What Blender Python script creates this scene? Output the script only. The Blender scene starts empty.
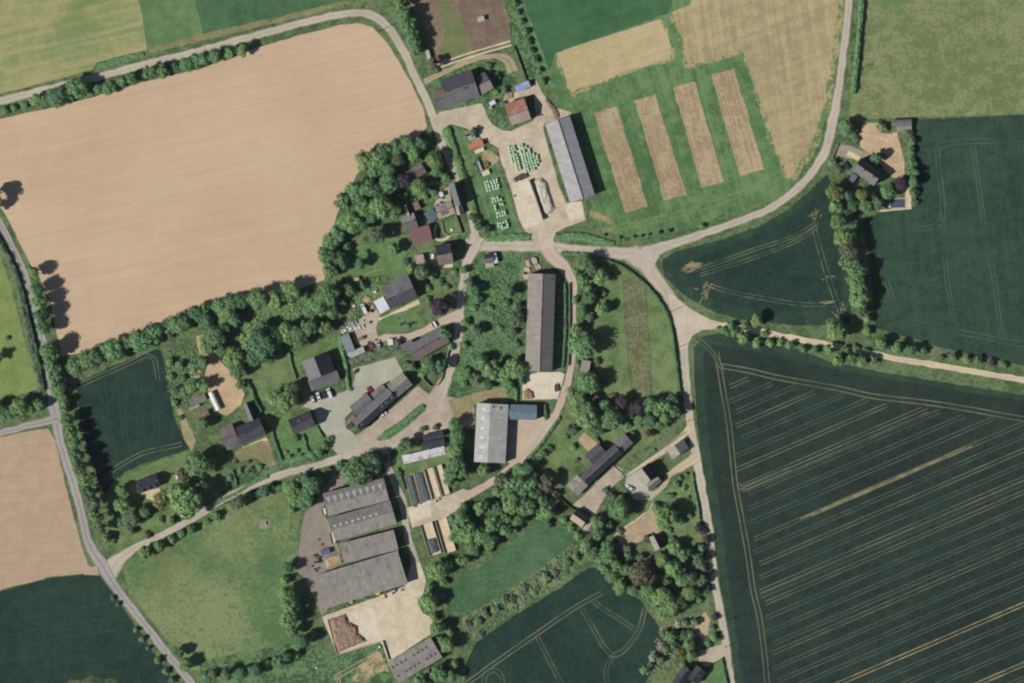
import bpy, bmesh, math, random
from mathutils import Vector, Matrix, noise, geometry

random.seed(7)
SC = bpy.context.scene
COL = SC.collection
PI = math.pi
M_PX = 0.5                       # metres per photo pixel on the ground
def W(x, y): return ((x-512)*M_PX, (341.5-y)*M_PX)

# ------------------------------------------------------------------ lighting
SUN_EL, SHADOW_DIR = 40.0, 23.0  # shadows fall towards east-north-east
EXPO = 0.45
K = [v*2**EXPO for v in (1.137, 1.116, 1.08)]
w = bpy.data.worlds.new("World"); SC.world = w; w.use_nodes = True
sk = w.node_tree.nodes.new('ShaderNodeTexSky'); sk.sky_type = 'NISHITA'; sk.sun_disc = False
sk.sun_elevation = math.radians(SUN_EL); sk.sun_rotation = math.radians(270-SHADOW_DIR)
w.node_tree.links.new(sk.outputs[0], w.node_tree.nodes['Background'].inputs[0])
w.node_tree.nodes['Background'].inputs[1].default_value = 0.05
sl = bpy.data.lights.new('sun', 'SUN'); sl.energy = 5.0; sl.color = (1, .95, .86); sl.angle = math.radians(.6)
so = bpy.data.objects.new('sun', sl); COL.objects.link(so); so.location = (0, 0, 300)
e, a = math.radians(SUN_EL), math.radians(SHADOW_DIR)
so.rotation_euler = Vector((math.cos(e)*math.cos(a), math.cos(e)*math.sin(a), -math.sin(e))).to_track_quat('-Z', 'Y').to_euler()
cam = bpy.data.cameras.new('camera'); co = bpy.data.objects.new('camera', cam); COL.objects.link(co)
ALT = 2600.0
co.location = (0, 0, ALT); cam.sensor_width = 36; cam.lens = 36*ALT/(1024*M_PX)
cam.clip_start = 10; cam.clip_end = 20000; SC.camera = co
SC.view_settings.view_transform = 'Standard'; SC.view_settings.look = 'None'
SC.view_settings.exposure = EXPO; SC.view_settings.gamma = 1
SC.cycles.pixel_filter_type = 'BLACKMAN_HARRIS'; SC.cycles.filter_width = 2.1
SC.cycles.volume_bounces = 0; SC.cycles.max_bounces = 6; SC.cycles.diffuse_bounces = 3

# ------------------------------------------------------------------ materials
def lin(c): c /= 255; return c/12.92 if c <= .04045 else ((c+.055)/1.055)**2.4
def col(rgb, k=1.0): return tuple(lin(v)/K[i]*k for i, v in enumerate(rgb))+(1,)
class N:
    def __init__(s, name):
        s.m = bpy.data.materials.new(name); s.m.use_nodes = True; s.t = s.m.node_tree
        s.b = s.t.nodes['Principled BSDF']; s.b.inputs['Roughness'].default_value = .9
        s.b.inputs['Specular IOR Level'].default_value = .12
    def n(s, typ, **kw):
        o = s.t.nodes.new(typ)
        for k, v in kw.items(): setattr(o, k, v)
        return o
    def l(s, a, b): s.t.links.new(a, b)
    def math(s, op, a, b, c=None):
        o = s.n('ShaderNodeMath', operation=op)
        for i, v in enumerate((a, b, c)):
            if v is None: continue
            if isinstance(v, (int, float)): o.inputs[i].default_value = v
            else: s.l(v, o.inputs[i])
        return o.outputs[0]
    def mix(s, f, a, b):
        o = s.n('ShaderNodeMix', data_type='RGBA')
        for i, v in ((0, f), (6, a), (7, b)):
            if isinstance(v, (int, float)): o.inputs[i].default_value = v
            elif isinstance(v, tuple): o.inputs[i].default_value = v
            else: s.l(v, o.inputs[i])
        return o.outputs[2]
    def coord(s, rot=0, sx=1, sy=1, off=True):
        tc = s.n('ShaderNodeTexCoord'); mp = s.n('ShaderNodeMapping')
        r = s.n('ShaderNodeMapping'); r.inputs['Rotation'].default_value = (0, 0, -math.radians(rot))
        s.l(tc.outputs['Object'], r.inputs[0]); mp.inputs['Scale'].default_value = (sx, sy, 1)
        s.l(r.outputs[0], mp.inputs[0]); return mp.outputs[0]
    def noise(s, vec, scale, detail=2, rough=.5):
        o = s.n('ShaderNodeTexNoise'); o.inputs['Scale'].default_value = scale
        o.inputs['Detail'].default_value = detail; o.inputs['Roughness'].default_value = rough
        if vec is not None: s.l(vec, o.inputs['Vector'])
        return o.outputs[0]
    def ramp(s, v, lo, hi):
        o = s.n('ShaderNodeMapRange', interpolation_type='SMOOTHSTEP'); o.inputs[1].default_value = lo; o.inputs[2].default_value = hi
        s.l(v, o.inputs[0]); return o.outputs[0]
    def out(s, c, bump=None, strength=.4, dist=.1):
        s.l(c, s.b.inputs['Base Color'])
        if bump is not None:
            o = s.n('ShaderNodeBump'); o.inputs['Strength'].default_value = strength; o.inputs['Distance'].default_value = dist
            s.l(bump, o.inputs['Height']); s.l(o.outputs[0], s.b.inputs['Normal'])
        return s.m

def ground_mat(name, A, B, big=1.6, mid=1.0, fine=.8, stripes=(), patches=(), bigs=.018, mids=.15, fines=.62):
    """two base colours mixed by noises and drill/mow streaks, then patches of other colours"""
    s = N(name); v = s.coord()
    gain = 2.3; m = [(p+q)/2 for p, q in zip(A, B)]; A = [c+(p-c)*1.2 for p, c in zip(A, m)]; B = [c+(p-c)*1.2 for p, c in zip(B, m)]
    f = .5
    for amt, sc, d in ((big, bigs, 3), (mid, mids, 3), (fine, fines, 2)):
        if amt: f = s.math('ADD', s.math('MULTIPLY', s.math('SUBTRACT', s.noise(v, sc, d, .6), .5), amt*(1.3 if sc == bigs else gain)), f)
    for ang, per, amt in stripes:
        vs = s.coord(ang, .012, 1/per)
        f = s.math('ADD', s.math('MULTIPLY', s.math('SUBTRACT', s.noise(vs, 1, 2, .6), .5), amt*1.5), f)
    c = s.mix(f if not isinstance(f, float) else .5, col(A), col(B))
    c.node.clamp_factor = True
    for C, sc, lo, hi in patches:
        c = s.mix(s.ramp(s.noise(v, sc, 4, .6), lo, hi), c, col(C))
    return s.out(c, s.noise(v, 1.3, 4, .7), .5, .15)

def road_mat(name, edge, track, mid):
    s = N(name); uv = s.n('ShaderNodeUVMap'); sep = s.n('ShaderNodeSeparateXYZ'); s.l(uv.outputs[0], sep.inputs[0])
    v = s.coord(); nz = s.noise(v, .35, 4, .65); n2 = s.noise(v, .06, 2)
    d = s.math('ABSOLUTE', s.math('SUBTRACT', sep.outputs[0], .5), 0)       # 0 centre .. .5 edge
    d = s.math('ADD', d, s.math('MULTIPLY', s.math('SUBTRACT', nz, .5), .22))
    c = s.mix(s.ramp(d, .04, .15), col(mid), col(track))
    c = s.mix(s.ramp(d, .32, .5), c, col(edge))
    k = s.math('ADD', s.math('MULTIPLY', s.math('SUBTRACT', n2, .5), .5), 1)
    k = s.math('ADD', k, s.math('MULTIPLY', s.math('SUBTRACT', s.noise(v, .8, 4, .75), .5), .75))
    hs = s.n('ShaderNodeHueSaturation'); s.l(c, hs.inputs['Color']); s.l(k, hs.inputs['Value'])
    return s.out(hs.outputs[0], nz, .3, .05)

def plain_mat(name, A, B=None, sc=1.5, rough=.8, metal=0, spec=.2, streak=0, lo=.35, hi=.65):
    B = B or tuple(int(v*.82) for v in A)
    s = N(name); s.b.inputs['Roughness'].default_value = rough; s.b.inputs['Metallic'].default_value = metal
    s.b.inputs['Specular IOR Level'].default_value = spec
    oi = s.n('ShaderNodeObjectInfo'); va = s.n('ShaderNodeVectorMath', operation='SCALE')
    va.inputs[0].default_value = (37, 21, 5); s.l(oi.outputs['Random'], va.inputs['Scale'])
    ad = s.n('ShaderNodeVectorMath'); s.l(s.coord(), ad.inputs[0]); s.l(va.outputs[0], ad.inputs[1])
    n = s.noise(ad.outputs[0], sc, 4, .65)
    c = s.mix(s.ramp(n, lo, hi), col(A), col(B))
    return s.out(c, n, .2, .05)

def roof_mat(name, A, B, C=None, seam=1.05, rowp=0, rough=.75, patch=(.55, .68), streak=.9):
    """sheet or tile roof: seams across the ridge direction, run-off streaks, lichen or rust patches"""
    s = N(name); s.b.inputs['Roughness'].default_value = rough; s.b.inputs['Specular IOR Level'].default_value = .2
    oi = s.n('ShaderNodeObjectInfo'); va = s.n('ShaderNodeVectorMath', operation='SCALE')
    va.inputs[0].default_value = (91, 47, 0); s.l(oi.outputs['Random'], va.inputs['Scale'])
    tc = s.n('ShaderNodeTexCoord'); ad = s.n('ShaderNodeVectorMath'); s.l(tc.outputs['Object'], ad.inputs[0]); s.l(va.outputs[0], ad.inputs[1])
    m1 = s.n('ShaderNodeMapping'); m1.inputs['Scale'].default_value = (1.2, .12, .12); s.l(ad.outputs[0], m1.inputs[0])
    st = s.noise(m1.outputs[0], 1, 3, .6); bl = s.noise(ad.outputs[0], .35, 4, .65)
    f = s.math('ADD', s.math('MULTIPLY', s.math('SUBTRACT', st, .5), streak), s.math('MULTIPLY', s.math('SUBTRACT', bl, .5), 1.6))
    f = s.math('ADD', f, .5)
    c = s.mix(f, col(A), col(B)); c.node.clamp_factor = True
    if C: c = s.mix(s.ramp(s.noise(ad.outputs[0], .22, 5, .7), *patch), c, col(C))
    sn = s.n('ShaderNodeVectorMath', operation='SNAP'); sn.inputs[1].default_value = (seam, 2.4, 50); s.l(ad.outputs[0], sn.inputs[0])
    wn = s.n('ShaderNodeTexWhiteNoise'); s.l(sn.outputs[0], wn.inputs['Vector'])
    hs = s.n('ShaderNodeHueSaturation'); s.l(c, hs.inputs['Color'])                       # replaced and weathered panels
    s.l(s.math('ADD', s.math('MULTIPLY', wn.outputs[0], .16), s.math('ADD', s.math('MULTIPLY', s.ramp(wn.outputs[0], .95, .97), .14), .92)), hs.inputs['Value'])
    c = hs.outputs[0]
    sx = s.n('ShaderNodeSeparateXYZ'); s.l(tc.outputs['Object'], sx.inputs[0])
    h = s.math('SINE', s.math('MULTIPLY', sx.outputs[0], 2*PI/seam), 0)
    if rowp: h = s.math('ADD', h, s.math('SINE', s.math('MULTIPLY', sx.outputs[1], 2*PI/rowp), 0))
    line = s.ramp(h, .8, 1.0)
    c = s.mix(s.math('MULTIPLY', line, .18), c, (.02, .02, .02, 1))
    return s.out(c, h, .35, .05)

def leaf_mat(name, A, B, C=None):
    s = N(name); s.b.inputs['Roughness'].default_value = .7; s.b.inputs['Specular IOR Level'].default_value = .15
    oi = s.n('ShaderNodeObjectInfo'); g = s.n('ShaderNodeNewGeometry')
    v = s.coord(); nz = s.noise(v, 1.3, 3, .6)
    f = s.math('ADD', s.math('MULTIPLY', oi.outputs['Random'], .5), s.math('MULTIPLY', g.outputs['Random Per Island'], .35))
    f = s.math('ADD', f, s.math('MULTIPLY', s.math('SUBTRACT', nz, .45), 1.1))
    c = s.mix(f, A+(1,), B+(1,)); c.node.clamp_factor = True
    hs = s.n('ShaderNodeHueSaturation'); s.l(c, hs.inputs['Color'])
    s.l(s.math('ADD', s.math('MULTIPLY', oi.outputs['Random'], .04), .48), hs.inputs['Hue'])
    s.l(s.math('ADD', s.math('MULTIPLY', g.outputs['Random Per Island'], .6), .7), hs.inputs['Value'])
    s.l(hs.outputs[0], s.b.inputs['Base Color'])
    tr = s.n('ShaderNodeBsdfTranslucent'); s.l(hs.outputs[0], tr.inputs[0])
    mx = s.n('ShaderNodeMixShader'); mx.inputs[0].default_value = .22
    s.l(s.b.outputs[0], mx.inputs[1]); s.l(tr.outputs[0], mx.inputs[2])
    s.l(mx.outputs[0], s.t.nodes['Material Output'].inputs[0])
    return s.m

# ------------------------------------------------------------------ object helpers
def link(name, verts, faces, mats, parent=None, loc=(0, 0, 0), rz=0, smooth=False, mi=None):
    me = bpy.data.meshes.new(name); me.from_pydata(verts, [], faces)
    for m in (mats if isinstance(mats, (list, tuple)) else [mats]): me.materials.append(m)
    if mi: me.polygons.foreach_set('material_index', mi)
    if smooth: me.polygons.foreach_set('use_smooth', [True]*len(faces))
    me.update()
    o = bpy.data.objects.new(name, me); COL.objects.link(o); o.location = loc; o.rotation_euler = (0, 0, rz)
    if parent: o.parent = parent
    return o
def tag(o, label, cat, group=None, kind=None):
    o['label'] = label; o['category'] = cat
    if group: o['group'] = group
    if kind: o['kind'] = kind
    return o
def empty(name, loc, rz=0):
    o = bpy.data.objects.new(name, None); COL.objects.link(o); o.location = loc; o.rotation_euler = (0, 0, rz)
    o.empty_display_size = .5; return o
def copy_tree(o, parent=None):
    c = o.copy(); COL.objects.link(c)
    if parent: c.parent = parent
    for ch in list(o.children): copy_tree(ch, c)
    return c
class MB:
    """collects simple solids as one mesh"""
    def __init__(s): s.v, s.f, s.mi = [], [], []
    def add(s, v, f, mi=0):
        k = len(s.v); s.v += [tuple(p) for p in v]; s.f += [tuple(i+k for i in q) for q in f]; s.mi += [mi]*len(f); return s
    def box(s, x0, x1, y0, y1, z0, z1, mi=0, taper=0, tx=None):
        t = taper; u = t if tx is None else tx
        return s.add([(x0, y0, z0), (x1, y0, z0), (x1, y1, z0), (x0, y1, z0), (x0+u, y0+t, z1), (x1-u, y0+t, z1), (x1-u, y1-t, z1), (x0+u, y1-t, z1)],
              [(3, 2, 1, 0), (4, 5, 6, 7), (0, 1, 5, 4), (1, 2, 6, 5), (2, 3, 7, 6), (3, 0, 4, 7)], mi)
    def cyl(s, p, q, r0, r1=None, n=10, mi=0):
        r1 = r0 if r1 is None else r1; p, q = Vector(p), Vector(q); d = (q-p).normalized()
        a = d.orthogonal().normalized(); b = d.cross(a); v = []
        for c, r in ((p, r0), (q, r1)):
            for i in range(n): v.append(c+(a*math.cos(2*PI*i/n)+b*math.sin(2*PI*i/n))*r)
        return s.add(v, [(i, (i+1) % n, n+(i+1) % n, n+i) for i in range(n)]+[tuple(range(n-1, -1, -1)), tuple(range(n, 2*n))], mi)
    def build(s, name, mats, parent=None, loc=(0, 0, 0), rz=0, smooth=False):
        return link(name, s.v, s.f, mats, parent, loc, rz, smooth, s.mi)

CELL, LEVELS = 4.0, {}
def layer_z(pts, fill=False, step=.005):
    """each flat sheet lies 5 mm above whatever sheets it overlaps"""
    cs = set()
    for p in pts:
        i, j = int(p[0]//CELL), int(p[1]//CELL); cs.update((i+a, j+b) for a in (-1, 0, 1) for b in (-1, 0, 1))
    if fill:
        n = len(pts); ys = [p[1] for p in pts]
        for j in range(int(max(-400, min(ys))//CELL), int(min(400, max(ys))//CELL)+1):
            y = (j+.5)*CELL; xs = []
            for k in range(n):
                p, q = pts[k], pts[(k+1) % n]
                if (p[1] > y) != (q[1] > y): xs.append(p[0]+(y-p[1])*(q[0]-p[0])/(q[1]-p[1]))
            xs.sort()
            for x0, x1 in zip(xs[::2], xs[1::2]): cs.update((i, j) for i in range(int(max(-500, x0)//CELL), int(min(500, x1)//CELL)+1))
    lv = 1+max((LEVELS.get(c, 0) for c in cs), default=0)
    for c in cs: LEVELS[c] = lv
    return .01+lv*step
ZTOP = .075
def dens(pts, step=3.0, close=True, jit=.4, seed=0):
    out = []; n = len(pts)
    for i in range(n if close else n-1):
        a, b = Vector(pts[i]), Vector(pts[(i+1) % n]); k = max(1, int((b-a).length/step))
        for j in range(k): out.append(a.lerp(b, j/k))
    if not close: out.append(Vector(pts[-1]))
    if jit:
        o2 = []
        for p in out:
            q = noise.noise_vector((p.x*.13+seed, p.y*.13, 0.3))*jit*.6+noise.noise_vector((p.x*.5, p.y*.5+seed, 1.7))*jit*.8
            o2.append(Vector((p.x+q.x, p.y+q.y)))
        out = o2
    return out
def smooth_line(pts, step=2.0, close=False):
    P = [Vector(p) for p in pts]; n = len(P); out = []
    rng = range(n) if close else range(n-1)
    for i in rng:
        p1, p2 = P[i], P[(i+1) % n]
        p0 = P[i-1] if (i > 0 or close) else p1*2-p2
        p3 = P[(i+2) % n] if (i+2 < n or close) else p2*2-p1
        k = max(1, int((p2-p1).length/step))
        for j in range(k):
            t = j/k; out.append(.5*((2*p1)+(p2-p0)*t+(2*p0-5*p1+4*p2-p3)*t*t+(3*p1-p0-3*p2+p3)*t**3))
    if not close: out.append(P[-1])
    return out
def sheet(name, px, mat, jit=.45, smooth=False, z=None, kind='structure', step=2.5):
    pts = [Vector(W(*p)) for p in px]
    if smooth: pts = smooth_line(pts, step, True); pts = dens(pts, 99, True, jit, len(px))
    else: pts = dens(pts, step, True, jit, len(px))
    z = layer_z(pts, True)
    n = len(pts)
    if sum(pts[i].x*pts[(i+1) % n].y-pts[(i+1) % n].x*pts[i].y for i in range(n)) < 0: pts.reverse()
    v2, _, fs, *_r = geometry.delaunay_2d_cdt([p.to_2d() for p in pts], [], [list(range(n))], 1, .01)
    out = []
    for f in fs:
        p, q, r = (v2[i] for i in f[:3]); out.append(tuple(f) if (q-p).cross(r-p) > 0 else tuple(reversed(f)))
    o = link(name, [(p.x, p.y, z) for p in v2], out, mat); o['kind'] = kind; return o
def ribbon(name, px, width, mat, jit=.3, z=None, step=2.0):
    """road or track: centre line in photo pixels, width in pixels (one value or one per point)"""
    if not isinstance(width, (list, tuple)): width = [width]*len(px)
    P3 = [Vector((*W(*p), wd*M_PX)) for p, wd in zip(px, width)]
    S = smooth_line(P3, step); z = layer_z([p.to_2d()+Vector((dx, dy)) for p in S for dx in (-2, 2) for dy in (-2, 2)]); v, f, uv = [], [], []
    d = 0
    for i, p in enumerate(S):
        t = (S[min(i+1, len(S)-1)]-S[max(i-1, 0)]).to_2d().normalized(); nx, ny = -t.y, t.x
        if i: d += (S[i]-S[i-1]).length
        for sgn in (1, -1):
            hw = p.z/2+jit*2*noise.noise((p.x*.22, p.y*.22, sgn*3.1))
            v.append((p.x+nx*hw*sgn, p.y+ny*hw*sgn, z)); uv.append((0 if sgn > 0 else 1, d*.1))
        if i: k = 2*i; f.append((k-2, k-1, k+1, k))
    o = link(name, v, f, mat); o['kind'] = 'structure'
    ul = o.data.uv_layers.new(name='UVMap')
    for lp in o.data.loops: ul.data[lp.index].uv = uv[lp.vertex_index]
    return o
def strips(name, lines, wd, mat, nz=4):
    """many thin marks (wheel tracks) on a field as one sheet; lines in photo pixels"""
    v, f = [], []; z = layer_z([p for px in lines for p in smooth_line([W(*q) for q in px], 2.5)])
    z0 = z
    for li, px in enumerate(lines):
        S = smooth_line([W(*p) for p in px], 2.5); z = z0+(li*3 % nz if nz == 4 else li % nz)*.0014   # crossing marks never share a plane
        for i, p in enumerate(S):
            t = (S[min(i+1, len(S)-1)]-S[max(i-1, 0)]).normalized(); nx, ny = -t.y, t.x
            h = wd/2*(1+.5*noise.noise((p.x*.2, p.y*.2, 0)))
            v += [(p.x+nx*h, p.y+ny*h, z), (p.x-nx*h, p.y-ny*h, z)]
            if i: k = len(v)-2; f.append((k-2, k-1, k+1, k))
    o = link(name, v, f, mat); o['kind'] = 'structure'; return o
def pair(px, gauge=3.6):
    S = [Vector(p) for p in px]; a, b = [], []
    for i, p in enumerate(S):
        t = (S[min(i+1, len(S)-1)]-S[max(i-1, 0)]).normalized(); n = Vector((-t.y, t.x))*gauge/2
        a.append(tuple(p+n)); b.append(tuple(p-n))
    return [a, b]

# thin air between the camera and the ground: it lifts the shadows a little and turns them bluish
def add_haze(density):
    m = bpy.data.materials.new('thin_air'); m.use_nodes = True; t = m.node_tree; t.nodes.remove(t.nodes['Principled BSDF'])
    v = t.nodes.new('ShaderNodeVolumePrincipled'); v.inputs['Color'].default_value = (.74, .86, 1, 1); v.inputs['Density'].default_value = density
    t.links.new(v.outputs[0], t.nodes['Material Output'].inputs['Volume'])
    b = 5100; h = ALT+60
    o = link('haze', [(x, y, z) for z in (-1, h) for x, y in ((-b, -b), (b, -b), (b, b), (-b, b))], [(3, 2, 1, 0), (4, 5, 6, 7), (0, 1, 5, 4), (1, 2, 6, 5), (2, 3, 7, 6), (3, 0, 4, 7)], m)
    tag(o, 'thin pale air over the whole place', 'haze', None, 'stuff')
add_haze(5e-6)
# ------------------------------------------------------------------ the ground, fields, roads
GRASS = ground_mat('verge_grass', (74, 96, 62), (106, 122, 84), 1.6, 1.4, 1.4, patches=[((128, 122, 92), .06, .6, .78), ((60, 80, 54), .2, .58, .68), ((136, 138, 104), .27, .66, .76)])
link('ground', [(-5000, -5000, 0), (5000, -5000, 0), (5000, 5000, 0), (-5000, 5000, 0)], [(0, 1, 2, 3)], GRASS)['kind'] = 'structure'
TAN = ground_mat('bare_soil', (190, 164, 137), (203, 177, 147), 1.6, .35, .55, stripes=[(12, 1.1, .9), (12, 3.0, .6)], patches=[((188, 170, 140), .009, .55, .8)])
TAN2 = ground_mat('bare_soil_brown', (170, 148, 126), (184, 160, 134), 1.6, 1, .6, stripes=[(5, 2, .9)], patches=[((196, 168, 138), .02, .6, .8)])
HAY = ground_mat('mown_hay', (128, 142, 92), (160, 156, 110), 1.5, .9, .6, stripes=[(13, 3.2, 2.2), (13, 12, 1.4)], patches=[((112, 134, 78), .02, .56, .75)])
HAY2 = ground_mat('cut_hay_tan', (158, 144, 108), (180, 164, 126), 1.3, .9, .8, stripes=[(98, 2.0, 1.6), (20, 4, 1.0)], patches=[((148, 146, 104), .022, .57, .76)])
HAY3 = ground_mat('cut_hay_pale', (176, 162, 120), (190, 174, 134), 1.2, 1.1, .8, stripes=[(18, 2, 1.4)], patches=[((160, 156, 110), .05, .6, .78)])
PLOT = ground_mat('trial_plot_soil', (154, 134, 106), (178, 160, 130), 1.2, 1.2, 1.0, stripes=[(106, .9, 1.6)], patches=[((150, 148, 108), .03, .58, .78)])
LEY = ground_mat('green_ley', (78, 109, 69), (106, 134, 89), 1.6, 1.2, .8, stripes=[(106, 2.4, 1.2)], patches=[((92, 122, 72), .03, .58, .75)])
LEYD = ground_mat('dark_ley', (62, 96, 68), (80, 114, 78), 1.4, 1, .7, stripes=[(100, 3, .8)])
PAST = ground_mat('dry_pasture', (107, 121, 80), (132, 139, 98), 1.8, 1.6, 1.6, patches=[((92, 124, 80), .03, .56, .72), ((152, 158, 118), .22, .68, .78)])
MEAD = ground_mat('meadow_grass', (89, 117, 74), (126, 139, 96), 2.6, .8, 1.6, patches=[((128, 124, 86), .03, .5, .8), ((138, 124, 92), .14, .6, .85), ((78, 108, 70), .022, .5, .75)], mids=.2)
CROP = ground_mat('dark_wheat', (32, 46, 41), (44, 60, 51), 1.6, 1.0, 1.2, stripes=[(23, 4, .5)], patches=[((48, 56, 45), .05, .6, .8)])
CROP2 = ground_mat('blue_green_wheat', (31, 50, 44), (43, 65, 55), 1.6, 1.0, 1.2, patches=[((46, 64, 50), .05, .6, .8)])
FAINT2 = ground_mat('very_faint_wheel_track', (44, 62, 55), (54, 72, 62), 2, 1.6, .6)
CROPG = ground_mat('green_wheat', (41, 64, 53), (56, 79, 62), 1.6, 1.0, 1.0, stripes=[(97, 3, .9)], patches=[((62, 84, 62), .03, .6, .8), ((44, 66, 58), .02, .57, .76)])
CROPT = ground_mat('dark_wheat_edge', (40, 60, 50), (54, 76, 60), 1.6, 1.2, 1.0, patches=[((46, 62, 52), .03, .55, .72)])
LAWN = ground_mat('lawn_grass', (90, 112, 68), (116, 134, 90), 1.4, 1.4, 1.0, patches=[((124, 134, 90), .08, .6, .76)])
LAWNB = ground_mat('bright_lawn', (82, 114, 66), (104, 132, 84), 1.2, 1.2, 1.0)
ROUGH = ground_mat('rough_grass', (62, 92, 58), (100, 126, 84), 1.6, 2.2, 2.2, patches=[((52, 80, 52), .09, .58, .7), ((112, 118, 78), .05, .62, .78)])
SCRUBG = ground_mat('scrub_ground', (98, 116, 74), (128, 138, 96), 1.4, 2.2, 2, patches=[((70, 92, 62), .12, .55, .68)])
MUD = ground_mat('trodden_earth', (122, 106, 88), (142, 124, 102), 1.6, 1.4, 1.2, patches=[((112, 118, 84), .035, .56, .72)])
MUDD = ground_mat('dark_trodden_earth', (116, 98, 84), (132, 114, 98), 1.2, 1.4, 1.0, patches=[((108, 112, 80), .05, .64, .78)])
WEEDY = ground_mat('weedy_plot', (96, 103, 74), (122, 122, 90), 1.2, 2.0, 2.6, stripes=[(94, 1.6, 2.2)], patches=[((86, 104, 68), .12, .55, .7)])
GRAV = ground_mat('farmyard_gravel', (182, 168, 146), (202, 186, 162), 1.8, 1.4, 1.0, patches=[((170, 150, 130), .05, .58, .74), ((208, 192, 170), .08, .62, .76), ((156, 144, 122), .22, .62, .76)])
GRAVP = ground_mat('pinkish_gravel', (168, 153, 136), (186, 171, 154), 1.6, 1.4, 1.0, patches=[((160, 158, 138), .05, .58, .74)])
GRAVG = ground_mat('grey_gravel', (166, 164, 148), (180, 177, 160), 1.4, 1.0, .8, patches=[((176, 168, 152), .05, .6, .76)])
CONC = ground_mat('pale_concrete', (203, 190, 167), (217, 205, 184), 1.4, 1.6, 1.0, patches=[((186, 166, 140), .08, .56, .74), ((170, 152, 130), .25, .62, .78)])
ASPH = ground_mat('worn_asphalt', (138, 128, 118), (152, 142, 130), 1.6, 1.2, .9, patches=[((124, 113, 104), .06, .56, .72), ((158, 148, 134), .18, .62, .76)])
SAND = ground_mat('sandy_yard', (180, 155, 124), (198, 173, 141), 1.4, 1.2, .9, patches=[((176, 154, 116), .08, .6, .74)])
SANDP = ground_mat('dry_garden_soil', (166, 148, 120), (186, 166, 138), 1.4, 1.4, 1.0, patches=[((160, 146, 110), .09, .6, .74)])
TERR = ground_mat('terrace_paving', (198, 184, 150), (214, 200, 168), 1, 1.4, 1.2)

sheet('hay_field', [(-200, 130), (0, 94), (50, 81), (92, 70), (97, 62), (120, 56), (147, 50), (146, 30), (139, 0), (132, -90), (-200, -90)], HAY)
sheet('green_field', [(148, 48), (190, 36), (250, 22), (300, 11), (345, 0), (360, -90), (134, -90), (140, 0)], LEYD)
sheet('grass_strip', [(147, 49), (140, 0), (134, -90), (182, -90), (192, -10), (203, 33), (190, 37)], ground_mat('mid_green_ley', (88, 118, 76), (108, 134, 90), 1.4, 1.2, .8), .4)
sheet('field_margin', [(148, 49), (190, 37), (250, 23), (300, 12), (346, 0), (352, 2), (302, 17), (250, 29), (190, 44), (150, 53)], ground_mat('dry_margin', (120, 122, 84), (140, 136, 98), 1, 1.6, 1.2))
sheet('tan_field', [(-200, 190), (-60, 136), (0, 119), (60, 106), (100, 95), (150, 80), (200, 69), (260, 47), (300, 35), (340, 25), (358, 23), (372, 27), (385, 40), (398, 60), (412, 85), (423, 108), (427, 127), (415, 140), (380, 155), (360, 170), (345, 195), (335, 220), (328, 255), (324, 280), (300, 288), (250, 300), (200, 315), (150, 332), (110, 345), (80, 353), (62, 356), (56, 330), (50, 300), (41, 280), (29, 262), (15, 233), (4, 212), (-8, 198), (-40, 200), (-200, 240)], TAN)
sheet('paddock', [(405, -90), (404, -5), (420, 20), (432, 42), (434, 60), (444, 63), (472, 54), (511, 43), (509, 20), (500, -5), (496, -90)], MUD)
sheet('paddock_grass', [(447, -90), (446, 0), (455, 10), (466, 30), (470, 48), (456, 55), (440, 58), (445, 30), (438, 0), (436, -90)], ground_mat('thin_grass', (104, 116, 78), (120, 122, 84), 1.5, 2, 1.4), 1.2)
sheet('trodden_patch', [(458, -30), (490, -30), (502, 0), (510, 40), (474, 52), (466, 30), (458, 8)], MUDD, 1.0)
sheet('green_field', [(521, -90), (521, 0), (536, 45), (550, 90), (563, 112), (578, 150), (595, 195), (590, 212), (600, 228), (620, 236), (660, 237), (700, 226), (740, 213), (770, 201), (786, 192), (800, 176), (836, 100), (845, 40), (850, -90)], LEY)
sheet('dark_green_field', [(523, -90), (523, 0), (540, 45), (549, 72), (556, 53), (600, 37), (668, 13), (672, 5), (670, -90)], ground_mat('tall_ley', (56, 94, 64), (72, 110, 74), 1.2, .9, .6, stripes=[(20, 6, .8)]))
sheet('hay_plot', [(556, 53), (600, 38), (660, 19), (665, 25), (674, 60), (640, 68), (600, 83), (572, 95), (567, 88)], HAY3)
sheet('hay_field', [(671, 12), (690, 5), (715, -90), (848, -90), (838, 20), (833, 60), (827, 100), (817, 135), (804, 160), (788, 180), (784, 172), (775, 148), (758, 100), (743, 54), (730, 56), (688, 66), (683, 50)], HAY2)
for p in ([(593, 113), (617, 106), (647, 206), (626, 213)], [(634, 100), (655, 94), (686, 194), (664, 200)], [(673, 88), (695, 82), (724, 182), (702, 188)], [(711, 75), (734, 69), (764, 169), (740, 176)]):
    sheet('trial_plot', p, PLOT, .7)
EDGE = ground_mat('ragged_mown_edge', (104, 128, 80), (166, 154, 114), 2, 2.6, 2)
ribbon('mown_edge', [(843, -20), (839, 20), (834, 60), (828, 100), (818, 135), (805, 160), (790, 178)], 6, EDGE, 1.0)
ribbon('mown_edge', [(731, 56), (743, 54), (758, 100), (775, 148), (787, 177)], 2.6, EDGE, 1.0)
ribbon('mown_edge', [(671, 14), (683, 50), (688, 66), (730, 56)], 2.6, EDGE, .9)
for q in ([(556, 53), (567, 88), (572, 95)], [(572, 95), (600, 83), (640, 68), (674, 60)], [(674, 60), (665, 25), (660, 19)]): ribbon('mown_edge', q, 2.2, EDGE, .8)
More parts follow.
